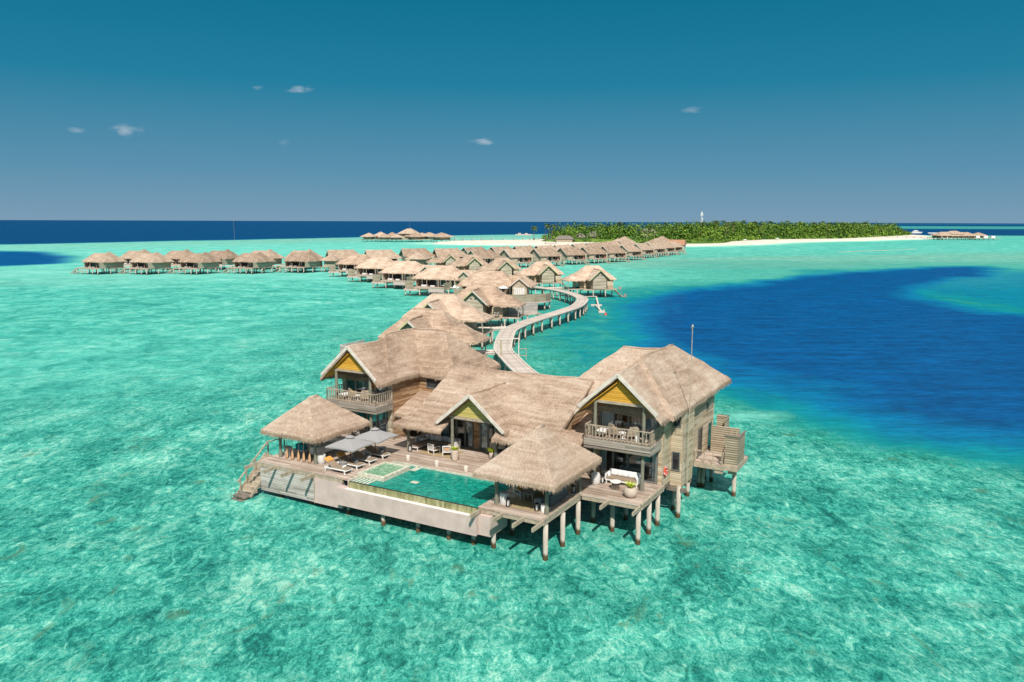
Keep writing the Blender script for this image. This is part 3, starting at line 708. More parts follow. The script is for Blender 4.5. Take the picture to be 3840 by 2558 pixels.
for i in range(4):
    t=.18+i*.2; s.bar(lerp((10.3,18.2,2.62),(10.75,18.9,4.6),t),lerp((10.75,18.1,2.62),(11.2,18.8,4.6),t),.05,.04)
s.build('ladder','timber',stt)
piles(stt,[(11.46,17.3),(8.9,18.1),(9.1,19.8)],2.1)

# ================================================================== loose things on the terrace
def at_(u,v,rz=0): return dict(loc=W(u,v,DK),rz=TH+rz)
# sun loungers: local, head at -x
def lounger(label,u,v,fab):
    t=vthing('sun_lounger',label,'sun lounger',u,v,DK,0,'sun loungers by the pool')
    f=MB(); f.box(-1.0,1.0,-.38,-.31,.24,.31); f.box(-1.0,1.0,.31,.38,.24,.31); f.box(.93,1.0,-.31,.31,.24,.31); f.box(-1.0,-.93,-.31,.31,.24,.31); f.build('frame','white',t)
    for x in (-.85,.8):
        for y in (-.345,.345):
            l=MB(); l.bar((x,y,.24),(x+(.08 if x>0 else -.08),y,0),.06,.05,up=(0,1,0)); l.build('leg','white',t)
    m=MB(); m.box(-.25,.98,-.33,.33,.312,.39); m.build('mattress',fab,t,bevel=.02)
    m=MB(); m.prism([(-.25,.315),(-.25,.395),(-.98,.80),(-1.02,.74)],-.33,.33,'xz'); m.build('backrest',fab,t)
    m=MB(); m.bar((-.78,0,.74),(-1.03,0,.88),.62,.07,up=(0,1,0)) if False else m.prism([(-.70,.66),(-.70,.74),(-1.04,.92),(-1.07,.84)],-.31,.31,'xz'); m.build('headrest','orange',t)
    m=MB(); m.bar((-.78,-.2,.30),(-.88,-.2,.70),.04,.04,up=(0,1,0)); m.bar((-.78,.2,.30),(-.88,.2,.70),.04,.04,up=(0,1,0)); m.build('support','white',t)
    return t
names=('sun lounger nearest the pool gutter, fully in the sun, with beige cushion and orange headrest','second sun lounger from the front, its shaded cushion under the nearer grey parasol','third sun lounger from the front, between the two grey parasols','rearmost sun lounger, dark in the shade of the farther grey parasol')
for k,v in enumerate((1.02,2.3,3.66,5.2)):
    lounger(names[k],-12.1,v,'cushion_brown')
    t=MB(); t.tube([(-.08,-.14,.07),(.0,0,.075),(.06,.14,.07)],.07,10); o=t.build('rolled_towel','white',None); o.location=W(-11.55,v-.02,DK+.39); o.rotation_euler=(0,0,TH+.5)
    tag(o,'white rolled towel lying on the '+('front','second','third','rearmost')[k]+' sun lounger','towel','rolled towels on the loungers')
for k,v in enumerate((1.78,3.1,4.5,6.2)):
    t=vthing('side_table','small round grey side table '+('beside the sunlit front lounger','between the second and third loungers','between the third and rearmost loungers','behind the rearmost lounger')[k],'side table',-12.35,v,DK,0,'grey drum tables between loungers')
    m=MB(); m.lathe(0,0,[(.20,0),(.24,.02),(.25,.2),(.25,.40)],16); m.build('drum','grey_fabric',t,smooth=False); m=MB(); m.cyl(0,0,.402,.44,.28,n=18); m.build('tray_top','grey_fabric',t)
# parasols
def parasol(u,v,label):
    t=vthing('parasol',label,'parasol',u,v,DK,R(2),'grey parasols over the loungers')
    m=MB(); m.cyl(0,0,0,2.35,.028,n=8); m.build('pole','redpole',t)
    m=MB(); m.box(-.28,.28,-.28,.28,0,.07); m.build('base','rope_grey',t)
    h=1.24; m=MB(); ze,zt=1.62,2.24
    pts=[(-h,-h),(0,-h*1.0),(h,-h),(h*1.0,0),(h,h),(0,h),(-h,h),(-h,0)]
    N=8; 
    for i in range(8):
        a,b_=pts[i],pts[(i+1)%8]; za=ze-(.0 if i%2==0 else -.06); zb=ze-(.0 if i%2==1 else -.06); seg=6
        for j in range(seg):
            t0,t1=j/seg,(j+1)/seg
            def P(q,zq,tt): 
                return (q[0]*(1-tt),q[1]*(1-tt),zq+(zt-zq)*tt-.05*math.sin(PI*tt))
            m.face([P(a,za,t0),P(b_,zb,t0),P(b_,zb,t1),P(a,za,t1)])
        m.face([(a[0],a[1],za-.10),(b_[0],b_[1],zb-.10),(b_[0],b_[1],zb),(a[0],a[1],za)])
    c=m.build('canopy','grey_fabric',t); c.modifiers.new('th','SOLIDIFY').thickness=.012
    m=MB(); m.lathe(0,0,[(.34,zt-.06),(.2,zt+.02),(.05,zt+.07)],8); m.cyl(0,0,zt+.06,zt+.16,.025,n=6); m.build('vent_cap','grey_fabric',t)
    m=MB()
    for q in pts: m.bar((q[0]*.97,q[1]*.97,ze-.03),(0,0,zt-.08),.02,.02)
    m.build('ribs','timber_dark',t)
parasol(-12.15,2.35,'grey square parasol standing nearer the pool corner, between the two front loungers')
parasol(-12.0,4.94,'grey square parasol standing farther back, by the rearmost lounger')
# massage beds with white cloths
for k,(u,v) in enumerate(((-17.3,3.6),(-15.8,3.5))):
    t=vthing('massage_bed',('massage bed with a bright teal towel under the left pavilion','massage bed with white drape nearest the right post of the left pavilion')[k],'massage bed',u,v,DK,0,'massage beds under the left pavilion')
    m=MB(); m.box(-.36,.36,-1.0,1.0,.66,.80); m.build('mattress','white',t,bevel=.03)
    m=MB(); m.box(-.38,.38,-.98,.95,.30,.658); m.build('drape','white',t)
    for x in (-.28,.28):
        for y in (-.8,.8):
            m=MB(); m.box(x-.03,x+.03,y-.03,y+.03,0,.30); m.build('leg','timber',t)
    m=MB(); m.box(-.385,.385,-1.03,-.62,.40,.815); o=m.build('towel','teal' if k==0 else 'white',None); o.location=W(u,v,DK); o.rotation_euler=(0,0,TH); tag(o,('teal towel folded over the end of the left massage bed','white towel folded over the end of the right massage bed')[k],'towel')
    m=MB(); m.soft(0,-.75,.88,.5,.3,.12); o=m.build('pillow','cushion_white',None,True); o.location=W(u,v+.25,DK); o.rotation_euler=(0,0,TH); tag(o,'small pillow on the '+('left','right')[k]+' massage bed under the left pavilion','pillow')
for k,(u,v) in enumerate(((-17.54,1.47),(-16.95,1.45),(-16.38,1.46),(-15.85,1.47),(-15.29,1.47))):
    t=MB(); t.lathe(0,0,[(.12,0),(.135,.15),(.12,.4),(.05,.75),(.028,.9),(.025,1.55),(.05,1.6),(.05,1.66)],10)
    t.v=[(x,y*.35+z*.08,z) for x,y,z in t.v]
    o=t.build('wooden_paddle','wood',None,True); o.location=W(u,v,DK); o.rotation_euler=(0,random.uniform(-.05,.05),TH)
    tag(o,'tall wooden paddle standing blade-down, '+('first','second','third','fourth','fifth')[k]+' from the left in the row by the left pavilion','paddle','wooden paddles in a row')
def pot(u,v,label,prof,mat='ceramic',name='white_pot',cat='pot'):
    t=MB(); t.lathe(0,0,prof,22); o=t.build(name,mat,None,True); o.location=W(u,v,DK); return tag(o,label,cat)
cyl_=[(.22,0),(.28,.05),(.30,.3),(.30,.62),(.27,.68),(.24,.64),(.22,.5)]
pot(-18.0,2.1,'tall white ceramic pot beside the left front post of the left pavilion',cyl_); pot(-14.45,1.85,'tall white ceramic pot beside the right front post of the left pavilion',cyl_)
pot(4.6,7.6,'tall white ceramic pot standing left of the white sofa on the right terrace',[(.22,0),(.29,.08),(.31,.35),(.27,.72),(.22,.78),(.20,.7)])
pot(1.2,1.25,'large white cylinder pot inside the left front post of the front pavilion',[(.28,0),(.30,.04),(.30,.74),(.26,.78),(.25,.6)])
pot(4.0,1.2,'low cream stone cylinder by the right front post of the front pavilion',[(.19,0),(.2,.03),(.19,.5),(.1,.5)],'pebble','stone_cylinder','candle holder')
pot(3.25,1.85,'grey garden stool between the lantern and the grey sofa in the front pavilion',[(.18,0),(.24,.1),(.26,.3),(.22,.5),(.17,.55),(.1,.55)],'grey_fabric','garden_stool','stool')
for k,(u,v) in enumerate(((-9.38,5.44),(-6.8,5.4),(-4.3,5.37))):
    pot(u,v,'cream cylinder lantern on the deck edge behind the pool, '+('leftmost of three','middle of three','rightmost of three'  )[k],[(.135,0),(.145,.02),(.145,.42),(.12,.45),(.1,.4)],'cream','cylinder_lantern','lantern')['group']='cylinder lanterns along the pool'
def lantern(u,v,label):
    t=vthing('black_lantern',label,'lantern',u,v,DK)
    m=MB(); m.cyl(0,0,0,.05,.15,n=14); m.cyl(0,0,.45,.5,.15,.10,n=14); m.tube([(-.08,0,.5),(-.05,0,.60),(.05,0,.60),(.08,0,.5)],.012,6)
    for k in range(8): a=k*PI/4; m.cyl(.13*math.cos(a),.13*math.sin(a),.05,.45,.012,n=6)
    m.build('cage','black',t); m=MB(); m.cyl(0,0,.05,.40,.075,n=14); m.build('candle','white',t)
lantern(1.6,1.02,'black wire lantern with white candle beside the white cylinder pot'); lantern(3.5,1.2,'black wire lantern with white candle in front of the grey garden stool')
lantern(4.05,5.3,'black wire lantern by the rear right post of the front pavilion'); lantern(4.9,8.05,'black wire lantern at the left end of the white sofa'); lantern(-10.8,7.6,'black wire lantern at the foot of the left verandah post')
def plant(parent,z,n,ln,sp):
    m=MB(); rn=random.Random(n)
    for k in range(n):
        a=rn.uniform(0,2*PI); L=ln*rn.uniform(.6,1.1); o=rn.uniform(.2,1)*sp; w=.03
        pts=[Vector((math.cos(a)*o*t*t*1.0,math.sin(a)*o*t*t,z+L*(t-.45*t*t*t))) for t in (0,.33,.66,1)]
        sd=Vector((-math.sin(a),math.cos(a),0))*w
        for i in range(3):
            k0,k1=(1-i*.25),(1-(i+1)*.30)
            m.face([pts[i]-sd*k0,pts[i]+sd*k0,pts[i+1]+sd*k1,pts[i+1]-sd*k1])
    return m.build('foliage','leaf',parent)
def potplant(u,v,label,prof,top,n=110,ln=.62,sp=.5,mat='stone_pot'):
    t=vthing('potted_plant',label,'potted plant',u,v,DK); m=MB(); m.lathe(0,0,prof,22); m.build('pot',mat,t,True); plant(t,top,n,ln*1.15,sp*1.1); return t
potplant(7.55,6.35,'lime green spiky plant in a round beige bowl pot at the right terrace corner',[(.20,0),(.36,.1),(.44,.3),(.42,.5),(.30,.66),(.26,.66),(.24,.55)],.55)
potplant(-6.5,7.3,'yellow green plant in a tall ribbed beige pot beside the middle verandah post',[(.19,0),(.24,.1),(.23,.14),(.27,.3),(.26,.34),(.29,.5),(.28,.54),(.31,.72),(.30,.8),(.26,.8)],.7,90,.5,.42)
potplant(-4.3,9.0,'lime green plant in a pot half hidden behind the thatch of the front pavilion',[(.19,0),(.26,.1),(.27,.4),(.24,.5)],.42,100,.6,.5)
# life ring
t=MB(); bm=bmesh.new(); seg=24
ringv=[]
for i in range(seg):
    a=2*PI*i/seg
    for k in range(8):
        c=2*PI*k/8; rr=.27+.075*math.cos(c); ringv.append((.075*math.sin(c)*.8,rr*math.cos(a),rr*math.sin(a)))
fs=[(i*8+k,i*8+(k+1)%8,((i+1)%seg)*8+(k+1)%8,((i+1)%seg)*8+k) for i in range(seg) for k in range(8)]
t.raw(ringv,fs); t.mi=[1 if (i//8)%6==0 else 0 for i in range(len(t.f))]
o=t.build('life_ring',['red','white'],None,True); o.location=W(8.62,10.0,3.45); o.rotation_euler=(0,0,TH); tag(o,'red and white life ring hanging on the right corner wall of the big villa','life ring')
RINGME=o.data
# mast
t=vthing('flag_mast','slim pale mast with a round finial standing at the right flank of the big villa','mast',9.62,11.6,0)
m=MB(); m.cyl(0,0,2.0,13.0,.038,.025,n=8); m.build('pole','timber',t); m=MB(); m.lathe(0,0,[(.02,12.95),(.09,13.05),(.10,13.15),(.03,13.3)],10); m.build('finial','steel',t)
m=MB(); m.box(-.22,0.02,-.03,.03,4.0,4.05); m.build('wall_bracket','timber',t)

# --- seating
def soft(parent,name,mat,*a,**k): m=MB(); m.soft(*a,**k); return m.build(name,mat,parent,True)
def cushion(u,v,z,label,rz=0,mat='cushion_white',s=(.45,.14,.42),group='scatter cushions'):
    m=MB(); m.soft(0,0,0,*s); o=m.build('cushion',mat,None,True); o.location=W(u,v,z); o.rotation_euler=(R(-14),0,TH+rz); return tag(o,label,'cushion',group)
t=vthing('white_sofa','long white framed outdoor sofa with taupe seat in front of the right wing glass doors','sofa',6.2,8.55,DK)
m=MB(); m.box(-1.15,1.15,-.42,.42,.22,.30); m.box(-1.15,1.15,.36,.42,.3,.82); m.box(-1.17,-1.09,-.42,.42,.3,.66); m.box(1.09,1.17,-.42,.42,.3,.66)
for x in (-1.1,1.04):
    for y in (-.4,.34): m.box(x,x+.06,y,y+.06,0,.22)
m.build('frame','white',t); m=MB(); m.box(-1.08,1.08,-.40,.34,.30,.46); m.build('seat_cushion','cushion_brown',t,bevel=.04)
for k,x in enumerate((-.75,-.4,0,.38,.75)): cushion(6.2+x,8.72,DK+.68,'white scatter cushion on the white sofa, '+('leftmost','second','middle','fourth','rightmost')[k]+' of five',random.uniform(-.2,.2))
for k,x in enumerate((-1.0,1.0)): cushion(6.2+x,8.45,DK+.58,'white cushion against the '+('left','right')[k]+' arm of the white sofa',PI/2,s=(.4,.13,.36))
t=vthing('round_table','small round white table on a slatted wooden drum before the white sofa','table',6.15,7.3,DK)
m=MB(); m.cyl(0,0,.50,.55,.36,n=24); m.build('tabletop','white',t,); m=MB()
for k in range(12): a=k*PI/6; m.bar((.26*math.cos(a),.26*math.sin(a),0),(.2*math.cos(a),.2*math.sin(a),.5),.05,.03)
m.build('slatted_base','timber_dark',t)
# grey rope sofa in the pavilion
t=vthing('grey_sofa','charcoal rope-weave sofa along the right side of the front pavilion','sofa',3.65,3.15,DK)
m=MB(); m.box(.33,.43,-1.25,1.25,.12,.80); m.box(-.42,.33,-1.25,-1.15,.12,.62); m.box(-.42,.33,1.15,1.25,.12,.62); m.box(-.42,.33,-1.15,1.15,.12,.30); m.build('woven_shell','rope_grey',t)
m=MB(); m.box(-.40,.32,-1.13,1.13,.302,.44); m.build('seat_cushion','cushion_brown',t,bevel=.03)
for x in (-.38,.38):
    for y in (-1.2,1.15): m=MB(); m.box(x-.03,x+.03,y,y+.06,0,.12); m.build('leg','white',t)
for k,y in enumerate((-.8,-.35,.1,.55,.95)): cushion(3.65+.16,3.15+y,DK+.68,'pale cushion on the grey rope sofa, '+('nearest','second','middle','fourth','farthest')[k]+' of five',PI/2,s=(.4,.13,.42))
t=vthing('low_table','long weathered low dining table in the front pavilion','table',2.3,3.1,DK)
m=MB(); m.box(-.42,.42,-.95,.95,.52,.58); m.build('tabletop','plank_grey',t); 
for x in (-.3,.3):
    for y in (-.75,.75): m=MB(); m.box(x-.04,x+.04,y-.04,y+.04,0,.52); m.build('leg','timber',t)
m=MB(); m.box(-1.15,1.3,-1.9,1.7,0,.012); o=m.build('jute_rug','rug',None); o.location=W(2.4,2.9,DK+.004); o.rotation_euler=(0,0,TH); tag(o,'sand coloured jute rug under the table in the front pavilion','rug')
def armchair(u,v,rz,label,cush='orange',seat='cushion_brown',name='armchair',z=DK,grp=None,bk=False):
    t=vthing(name,label,'armchair',u,v,z,rz,grp)
    m=MB()
    for x in (-.32,.32):
        m.bar((x,-.30,0),(x,-.30,.58),.045,.045); m.bar((x,.30,0),(x,.36,.80),.045,.045); m.bar((x,-.33,.58),(x,.34,.60),.06,.035)
    m.box(-.32,.32,-.32,.32,.30,.35); m.bar((-.32,.36,.80),(.32,.36,.80),.05,.06)
    for i in range(7): x=-.27+i*.09; m.bar((x,.31,.35),(x,.36,.8),.02,.03)
    m.build('frame','timber' if bk else 'white',t); mm=MB(); mm.box(-.28,.28,-.30,.28,.352,.45); mm.build('seat_cushion',seat,t,bevel=.03)
    if bk: mm=MB(); mm.prism([(.24,.45),(.30,.45),(.38,.92),(.32,.93)],-.28,.28,'yz'); mm.build('back_panel','timber',t)
    if cush:
        m=MB(); m.soft(0,.18,.60,.42,.13,.36,tilt=-.2); o=m.build('cushion',cush,None,True); o.location=W(u,v,z); o.rotation_euler=(0,0,TH+rz); tag(o,'orange cushion on the '+label.replace('with taupe seat ','').replace('white slatted ','').replace(' with orange cushion',''),'cushion')
    return t
armchair(1.55,2.75,R(70),'white spindle armchair with taupe seat beside the low table in the front pavilion'); armchair(1.5,4.1,R(80),'second spindle armchair, behind the first, in the front pavilion')
armchair(-8.85,8.0,R(165),'white slatted armchair with back to the pool, left of the central verandah pair')
armchair(-7.75,8.1,R(215),'white slatted armchair turned sideways, right of the pair on the central verandah')
armchair(-16.6,7.9,R(200),'white armchair with orange cushion behind the left pavilion roof')
t=vthing('corner_sofa','white framed L-shaped corner sofa with taupe seats on the central verandah','sofa',-9.4,9.6,DK)
m=MB(); m.box(-1.7,1.6,-.35,.45,.22,.28); m.box(-1.7,-.9,-1.75,-.35,.22,.28); m.box(-1.7,1.6,.40,.45,.28,.80); m.box(-1.75,-1.69,-.9,.45,.28,.80); m.box(1.55,1.62,-.35,.45,.28,.7)
for x,y in ((-1.68,-1.7),(-.98,-1.7),(1.5,-.33),(1.5,.38),(-1.68,.38)): m.box(x,x+.06,y,y+.06,0,.22)
m.build('frame','white',t); m=MB(); m.box(-1.67,1.53,-.33,.39,.282,.44); m.box(-1.67,-.92,-1.72,-.335,.282,.44); m.build('seat_cushion','cushion_brown',t,bevel=.03)
for k,(x,y) in enumerate(((-1.35,.15),(-.95,.2),(-.55,.22),(-.2,.22),(.8,.2),(1.2,.2))): cushion(-9.4+x,9.6+y,DK+.64,'pale cushion on the corner sofa, '+('first','second','third','fourth','fifth','sixth')[k]+' counting from the left',random.uniform(-.3,.3))
m=MB(); m.tube([(-.3,0,0),(.3,0,0)],.12,12); o=m.build('bolster','cushion_white',None,True); o.location=W(-10.75,9.2,DK+.56); o.rotation_euler=(0,0,TH+1.2); tag(o,'round bolster at the left end of the corner sofa','bolster')
t=vthing('square_table','low square dark table in front of the corner sofa','table',-8.9,8.9,DK)
m=MB(); m.box(-.5,.5,-.35,.35,.36,.41); m.build('tabletop','greyframe',t)
for x in (-.42,.42):
    for y in (-.28,.28): m=MB(); m.box(x-.03,x+.03,y-.03,y+.03,0,.36); m.build('leg','greyframe',t)
m=MB(); m.box(-1.4,1.5,-1.0,.9,0,.012); o=m.build('verandah_rug','rug',None); o.location=W(-8.6,8.6,DK+.004); o.rotation_euler=(0,0,TH); tag(o,'orange tinted rug under the verandah armchairs','rug')
for base,side in ((6.1,'right'),(-16.5,'left')):
    armchair(base-.55,8.55,R(150),'white armchair with orange cushion, left one on the '+side+' balcony',z=5.76,bk=True); armchair(base+.65,8.55,R(215),'white armchair with orange cushion, right one on the '+side+' balcony',z=5.76,bk=True)
    t=vthing('balcony_table','small round white table between the two armchairs on the '+side+' balcony','table',base+.05,8.3,5.76)
    m=MB(); m.cyl(0,0,.42,.46,.25,n=16); m.cyl(0,0,0,.42,.04,n=8); m.cyl(0,0,0,.03,.18,n=12); m.build('tabletop','white',t)
    t=vthing('balcony_daybed','low pale slatted daybed on the '+side+' balcony','daybed',base-1.5,8.5,5.76)
    m=MB(); m.box(-.35,.35,-.6,.6,.2,.28)
    for x in (-.32,.27):
        for y in (-.57,.52): m.box(x,x+.05,y,y+.05,0,.2)
    m.build('frame','timber',t); m=MB(); m.box(-.33,.33,-.58,.58,.282,.38); m.build('mattress','cushion_white',t,bevel=.02)
# white lantern on right balcony, interior beds / tables seen through the glass
pot(7.35,7.85,'white cylinder lantern in the front corner of the right balcony',[(.12,0),(.13,.02),(.13,.5),(.1,.55)],'white','balcony_lantern','lantern').location=W(7.35,7.85,5.76)
for (u,v,z,side) in ((6.0,11.5,2.6,'ground floor of the right wing'),(6.2,11.4,5.73,'upper floor of the right wing'),(-16.5,11.4,5.73,'upper floor of the left wing'),(-16.6,11.4,2.6,'ground floor of the left wing')):
    t=vthing('indoor_bed','bed with white linen seen through the glass on the '+side,'bed',u,v,z)
    m=MB(); m.box(-.9,.9,-1.0,1.0,.1,.35); m.build('bed_base','timber_dark',t); m=MB(); m.box(-.87,.87,-.97,.97,.352,.6); m.build('mattress','cushion_white',t,bevel=.05); m=MB(); m.box(-.95,.95,1.0,1.08,.1,1.1); m.build('headboard','timber',t)
t=vthing('ceiling_light','small round white ceiling lamp under the left verandah','ceiling lamp',-8.3,8.4,4.72)
m=MB(); m.cyl(0,0,0,.06,.2,n=16); m.build('diffuser','white',t)
#PART3
# ================================================================== background villas
def simple_piles(parent,pts,z1,r=.15):
    piles(parent,pts,z1,r,-1.5,8)
def gable_villa(name,label,x,y,rz,side=-1,group='gable-fronted water villas',seed=1,stairs=False,fr=3.2,res=1.0,porch=True):
    t=thing(name,label,'villa',(x,y,0),rz,group)
    r=Roof(res,.09,.24,fr,seed,.34); s=side
    r.gable(0,-.62,6.0,2.95,4.78,7.40)
    r.hip(-5.6,5.8,2.6,10.6,4.72,(-1.9,6.5),(2.1,6.5),8.15)
    if porch: r.hip(min(s*8.6,s*3.5),max(s*8.6,s*3.5),1.6,7.4,4.62,(min(s*6.0,s*3.0),4.4),(max(s*6.0,s*3.0),4.4),6.3)
    r.roll((-1.9,6.5,8.15),(2.1,6.5,8.15),.12); r.roll((0,-.6,7.4),(0,4.5,7.5),.12)
    r.build(t)
    w=MB(); w.prism([(-1.85,2.25),(1.85,2.25),(1.85,5.45),(0,7.12),(-1.85,5.45)],0,.12); w.box(-1.85,-1.73,.12,3.4,2.25,5.1); w.box(1.73,1.85,.12,3.4,2.25,5.1)
    w.build('wall','siding_grey',t)
    w=MB(); w.box(-4.4,-1.86,3.4,3.52,2.25,4.9); w.box(2.95,4.9,2.9,3.02,2.25,4.9); w.box(1.86,2.94,3.4,3.52,2.25,4.9)
    w.box(4.78,4.9,3.02,9.6,2.25,4.9); w.box(-4.4,-4.28,3.53,9.6,2.25,4.9); w.box(-4.27,4.77,9.48,9.6,2.25,4.9); w.build('wall','siding',t)
    for sgn in (-1,1):
        b=MB(); b.bar((0,-.64,7.33),(sgn*2.75,-.64,4.86),.07,.22); b.build('barge_board','bargeolive' if side<0 or sgn<0 else 'offwhite',t)
    for xx in (-.42,.42):
        b=MB(); b.box(xx-.16,xx+.16,-.03,-.003,5.75,5.98); b.build('vent','darkglass',t)
    b=MB(); b.box(2.0,2.85,3.3,3.39,2.4,4.5); b.build('door','timber_dark',t)
    b=MB(); b.box(-4.5,5.0,-.05 if 0 else .125,9.7,2.0,2.24); b.build('floor_frame','timber',t)
    if porch:
        b=MB(); b.box(min(s*8.3,s*4.45),max(s*8.3,s*4.45),2.0,7.2,2.12,2.25); d=b.build('porch_deck','deck',t)
        for yy in (2.1,7.0):
            b=MB(); b.cyl(s*8.1,yy,2.25,4.7,.08,n=8); b.build('post','timber',t)
        b=MB(); b.box(min(s*4.5,s*4.6),max(s*4.5,s*4.6),3.7,6.5,2.3,4.4); b.build('door','darkglass',t)
    if stairs:
        b=MB(); b.bar((5.1,3.4,2.2),(6.8,1.2,.2),.06,.22); b.bar((5.1,4.5,2.2),(6.8,2.3,.2),.06,.22)
        for i in range(8):
            k=(i+.5)/8; b.bar(lerp((5.1,3.4,2.3),(6.8,1.2,.3),k),lerp((5.1,4.5,2.3),(6.8,2.3,.3),k),.22,.05)
        b.bar((5.1,3.4,3.1),(6.8,1.2,1.1),.05,.05); b.bar((6.8,1.2,-.3),(6.8,1.2,1.1),.06,.06); b.box(6.6,7.5,1.1,2.4,.1,.2); b.build('stairs','timber',t)
    simple_piles(t,[(-1.7,.2),(1.7,.2),(-4.2,3.6),(4.7,3.2),(-1.7,4),(1.7,4),(-4.2,9.4),(4.7,9.4),(0,9.4),(s*8,2.2),(s*8,7),(s*5.5,2.2)] ,2.1)
    return t
def lagoon_villa(name,label,x,y,rz,group,kind='stairs',seed=1,fr=3.0,res=1.0,gx=None,gy=0):
    """long hipped roof, shaded glazed front with posts, deck in front (-y)"""
    t=thing(name,label,'villa',(x,y,0),rz,group)
    r=Roof(res,.09,.24,fr,seed,.34)
    if kind=='row':      # gable at the left end
        r.patch((-7.4,-.2,4.6),(5.6,-.2,4.6),(3.2,4.0,7.9),(-7.0,4.0,7.9),True,'l'); r.patch((5.6,8.2,4.6),(-7.4,8.2,4.6),(-7.0,4.0,7.9),(3.2,4.0,7.9),True,'r')
        r.hip(-.4,7.4,-.7,8.6,4.55,(3.3,3.6),(3.3,4.4),8.25)
    elif kind=='mid':
        r.hip(-7.4,7.0,0,8.6,4.6,(-3.3,4.3),(3.2,4.3),7.95)
        r.gable(gx if gx is not None else 8.3,gy+1.2 if gx is not None else .8,gy+7,2.35 if gx is None else 2.9,4.75,6.75)
        r.patch((5,7.6,4.7),(5,1.6,4.7),(5,4.3,7.0),(5,4.3,7.0)) if False else None
        r.hip(3.0,10.4 if gx is None else gx+2.9,2.6,8.4,4.65,(5,5.2),(8.4 if gx is None else gx,5.2),6.85)
    else:
        r.hip(-6.4,6.6,-.6,8.4,4.6,(-4.9,4.0),(3.0,4.0),7.6); r.hip(-.6,7.0,-1.0,8.8,4.6,(3.2,3.6),(3.2,4.4),8.15)
    r.build(t)
    w=MB(); w.box(-6.2,6.0,2.2,2.3,2.3,5.2); o=w.build('front_wall','room',t)
    w=MB(); w.box(-6.3,-6.18,.6 if kind!='row' else .2,7.8,2.25,5.0); w.box(-6.17,6.0,7.7,7.8,2.25,4.9)
    w.box(5.95,6.07,-.2 if kind!='stairs' else -2.4,7.7,2.25,4.55 if kind=='stairs' else 4.9)
    if kind=='row': w.prism([(.2,5.0),(7.8,5.0),(4.0,7.5)],-6.3,-6.18,'yz'); w.box(-6.17,-2.6,.3,.42,2.25,4.9); w.box(5.0,5.95,-.9,-.78,2.25,4.5)
    w.build('wall','siding_grey',t)
    if kind=='row':
        for sg in (-1,1):
            b=MB(); b.bar((-7.28,4.0,7.9),(-7.42,4.0+sg*4.15,4.68),.08,.24); b.build('barge_board','offwhite',t)
    if kind=='mid':
        X=gx if gx is not None else 8.3; Y=gy+1.7 if gx is not None else 1.3; h=1.7
        w=MB(); w.prism([(X-h,2.25),(X+h,2.25),(X+h,5.1),(X,6.55),(X-h,5.1)],Y,Y+.12); w.box(X+h-.1,X+h,Y+.12,Y+5,2.25,5.0); w.box(X-h,X-h+.1,Y+.12,Y+5,2.25,5.0); w.build('wall','siding_grey',t)
        for sg in (-1,1):
            b=MB(); b.bar((X,gy+1.16 if gx is not None else .76,6.7),(X+sg*2.3,gy+1.16 if gx is not None else .76,4.8),.07,.2); b.build('barge_board','offwhite',t)
    g=MB(); g.box(-2.4 if kind=='row' else -5.6,-.3,2.16,2.195,2.4,4.5); g.box(.2,2.6,2.16,2.195,2.4,4.5); g.box(3.0,5.5,2.16,2.195,2.4,4.5)
    g.build('glass_door','darkglass',t)
    g=MB()
    for a in (-2.2 if kind=='row' else -5.4,-.7,.3,2.2,3.2,5.2): g.box(a,a+.35,2.10,2.155,2.4,4.4)
    g.build('curtain','white',t)
    for a in ((-2.5,1.0,4.8) if kind=='row' else (-6.0,-2.6,1.0,4.8)):
        p=MB(); p.cyl(a,.05,2.3,4.7,.09,n=8); p.build('post','timber',t)
    dk0=-3.2 if kind!='row' else -2.6
    x1=5.9 if kind!='row' else 5.6
    d=MB(); d.box(-6.1,x1,dk0,2.15,2.16,2.28); d.build('deck','deck',t)
    d=MB(); d.box(-6.1,x1,dk0-.06,dk0-.003,1.95,2.30); d.box(-6.2,6.0,2.2,7.7,1.98,2.2); d.build('floor_frame','timber',t)
    s=MB(); s.box(-4.9,-3.1,.9,1.8,2.3,2.75); s.box(-2.0,-.8,.7,1.5,2.3,2.65); s.build('built_in_sofa','cushion_white',t,bevel=.05)
    if kind=='stairs':
        b=MB()
        for yy in (-3.1,-1.9):
            b.bar((-6.0,yy,2.15),(-9.6,yy,.15),.1,.28); b.bar((-9.3,yy,.35),(-6.1,yy,.35),.1,.22)
        for i in range(10):
            k=(i+.5)/10; b.bar(lerp((-6.0,-3.1,2.25),(-9.6,-3.1,.25),k),lerp((-6.0,-1.9,2.25),(-9.6,-1.9,.25),k),.25,.05)
        b.box(-6.1,-.2,-3.15,-3.0,.9,1.1); b.build('stairs','timber',t)
    elif kind=='row':
        b=MB()
        for xx in (-.2,1.1): b.bar((xx,-2.65,2.2),(xx+1.6,-4.9,.2),.08,.22); b.bar((xx,-2.65,3.1),(xx+1.6,-4.9,1.1),.05,.05)
        for i in range(8):
            k=(i+.5)/8; b.bar(lerp((-.2,-2.65,2.3),(1.4,-4.9,.3),k),lerp((1.1,-2.65,2.3),(2.7,-4.9,.3),k),.24,.05)
        b.box(1.2,3.6,-6.0,-4.8,.1,.22); b.build('stairs','timber',t)
        b=MB(); railing(b,(-2.4,-2.55,2.3),(-.3,-2.55,2.3),.85,.4); railing(b,(1.2,-2.55,2.3),(4.8,-2.55,2.3),.5,.6,kick=False); b.build('railing','timber',t)
    else:
        b=MB(); b.box(-7.2,-4.6,-3.7,-3.6,2.0,4.1); b.box(-7.25,-7.15,-3.58,-1.6,2.0,4.1); b.build('privacy_screen','slats',t)
